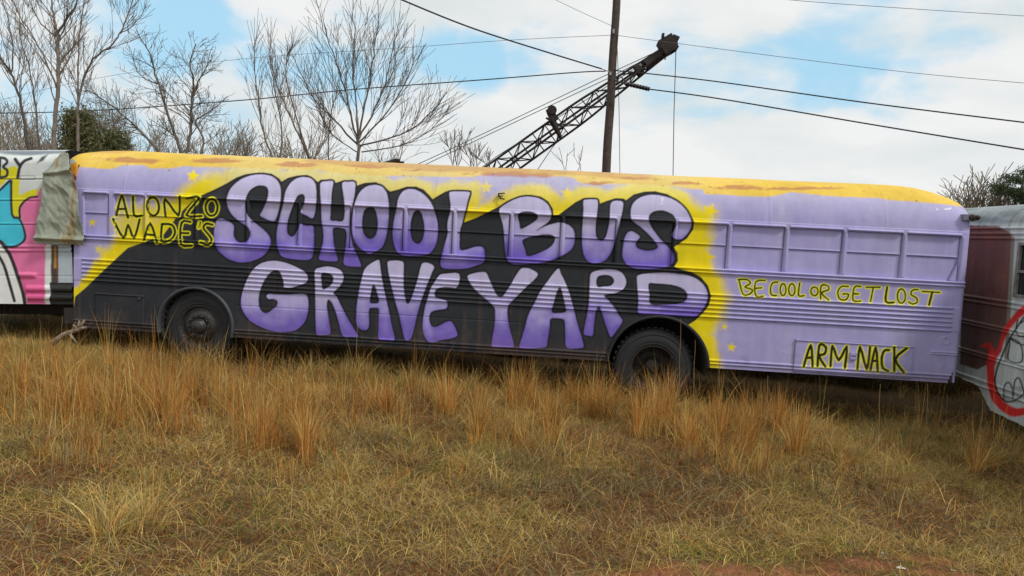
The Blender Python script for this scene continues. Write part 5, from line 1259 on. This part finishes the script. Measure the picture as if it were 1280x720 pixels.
# grey-brown dead weeds
cl3 = []
for k in range(260):
    u = random.uniform(0, 1280); v = random.uniform(540, 640); p = gy(u, v)
    if fbm(np.array(p[0]*.8), np.array(p[1]*.8), 600) < .5: continue
    cl3.append((p[0], p[1], random.uniform(.10, .26), random.randint(40, 90), random.uniform(.08, .16), random.uniform(.4, 1.0)))
tall('dead_weeds', 'low grey-brown tangle of dead weeds in the middle of the field', cl3, [DGREY, GREYS, BROWN, OLIVE], [4, 3, 2, 1])
cl4 = []
for k in range(420):
    x = random.uniform(-4, 15); y = random.uniform(2.7, 4.6); cl4.append((x, y, random.uniform(.45, 1.0), random.randint(60, 110), random.uniform(.1, .25), random.uniform(.2, .6)))
tall('added_dark_brush', 'dark dead brush added beyond the purple bus to darken the gap under it', cl4, [DGREY*.65, BROWN*.55, OLIVE*.5], [3, 3, 2], (.008, .016))  # brush added behind the bus, colours darkened, so the gap below reads dark
# single stalks with drooping heads
def stalks():
    mb = MB(); r_ = random.Random(9)
    specs = [(851, 398, 500), (869, 425, 500), (1100, 480, 560), (1160, 480, 548), (1216, 520, 560), (1228, 500, 565), (78, 395, 440), (330, 445, 480), (960, 470, 530), (900, 440, 510)]
    for (u, vt, vb) in specs:
        p = gy(u-4, vb+25); p[1] = min(p[1], -.25); q = on_y(u, vt, p[1]); z = float(gz(p[0], p[1]))
        n = 8; mb.tube([np.array([p[0]+(q[0]-p[0])*(i/n)**1.3+.004*math.sin(i*1.7+u), p[1], z+(q[2]-z)*i/n]) for i in range(n+1)], [.0042-.0022*i/n for i in range(n+1)], 4)
    o = mb.build('weed_stalks', mat('dry_stalk', tuple(srgb(150, 122, 84)), .9)); tag(o, 'thin pale dead weed stalks standing in front of the bus wheels', 'weeds', kind='stuff')
stalks()

# dead grey branch at the front of the purple bus
p = on_y(70, 426, -.45); q = on_y(103, 407, -.45)
mb = MB(); pts = [p+(q-p)*t+np.array([0, 0, .02*math.sin(t*5)]) for t in np.linspace(-.15, 1, 9)]; mb.tube(pts, [.03, .038, .036, .032, .028, .026, .03, .036, .02], 8)
for a, l_ in ((.9, .16), (1.3, .12), (.3, .13), (2.3, .08)):
    mb.tube([pts[-2], pts[-2]+np.array([math.cos(a)*l_, -.03, math.sin(a)*l_])], [.03, .012], 6)
mb.tube([(p+q)/2, (p+q)/2+np.array([.12, -.02, -.12])], [.02, .01], 5)
lg = mb.build('fallen_branch', mat('grey_dead_wood', tuple(srgb(150, 134, 116)), .9, scale=20, dirt=tuple(srgb(96, 84, 74)), bump=.5), smooth=True)
tag(lg, 'broken grey branch propped in the grass at the front end of the purple bus', 'branch')
# scraps of white litter on the clay
for (u, v, s_, lab) in ((1126, 711, .022, 'crumpled white scrap lying on the red clay at lower right'), (1103, 692, .010, 'tiny white scrap on the clay just above the larger one'), (1192, 714, .012, 'tiny white scrap on the clay toward the lower right corner')):
    p = gy(u, v); mb = MB(); r_ = random.Random(int(u)); n = 9
    vs = [(p[0], p[1], p[2]+s_*.8)]+[(p[0]+s_*1.5*r_.uniform(.7, 1.2)*math.cos(2*math.pi*k/n), p[1]+s_*r_.uniform(.7, 1.2)*math.sin(2*math.pi*k/n), p[2]+.004+s_*r_.uniform(0, .4)) for k in range(n)]
    mb.add(vs, [(0, 1+k, 1+(k+1) % n) for k in range(n)]+[tuple(range(n, 0, -1))]); o = mb.build('paper_scrap', mat('dirty_white_paper', (.7, .7, .68), .8)); tag(o, lab, 'litter', 'white scraps on the clay')
# black scrap caught on the roof
c0 = on_y(493, 205, 1.0); mb = MB(); 
mb.tube([on_y(478, 205.5, 1.0), on_y(486, 203.8, 1.0), on_y(494, 200.5, 1.0), on_y(500, 200.2, 1.0)], [.03, .035, .03, .02], 6); mb.tube([on_y(494, 204, 1.0), on_y(499, 205, 1.05), on_y(504, 203, 1.0)], [.03, .04, .02], 6); mb.tube([on_y(479, 206.5, 1.0), on_y(492, 208, 1.), on_y(502, 206, 1.)], .03, 6)
o = mb.build('debris', M_BLACK); tag(o, 'small black twisted scrap lying on the purple bus roof before the fan-shaped tree', 'scrap')
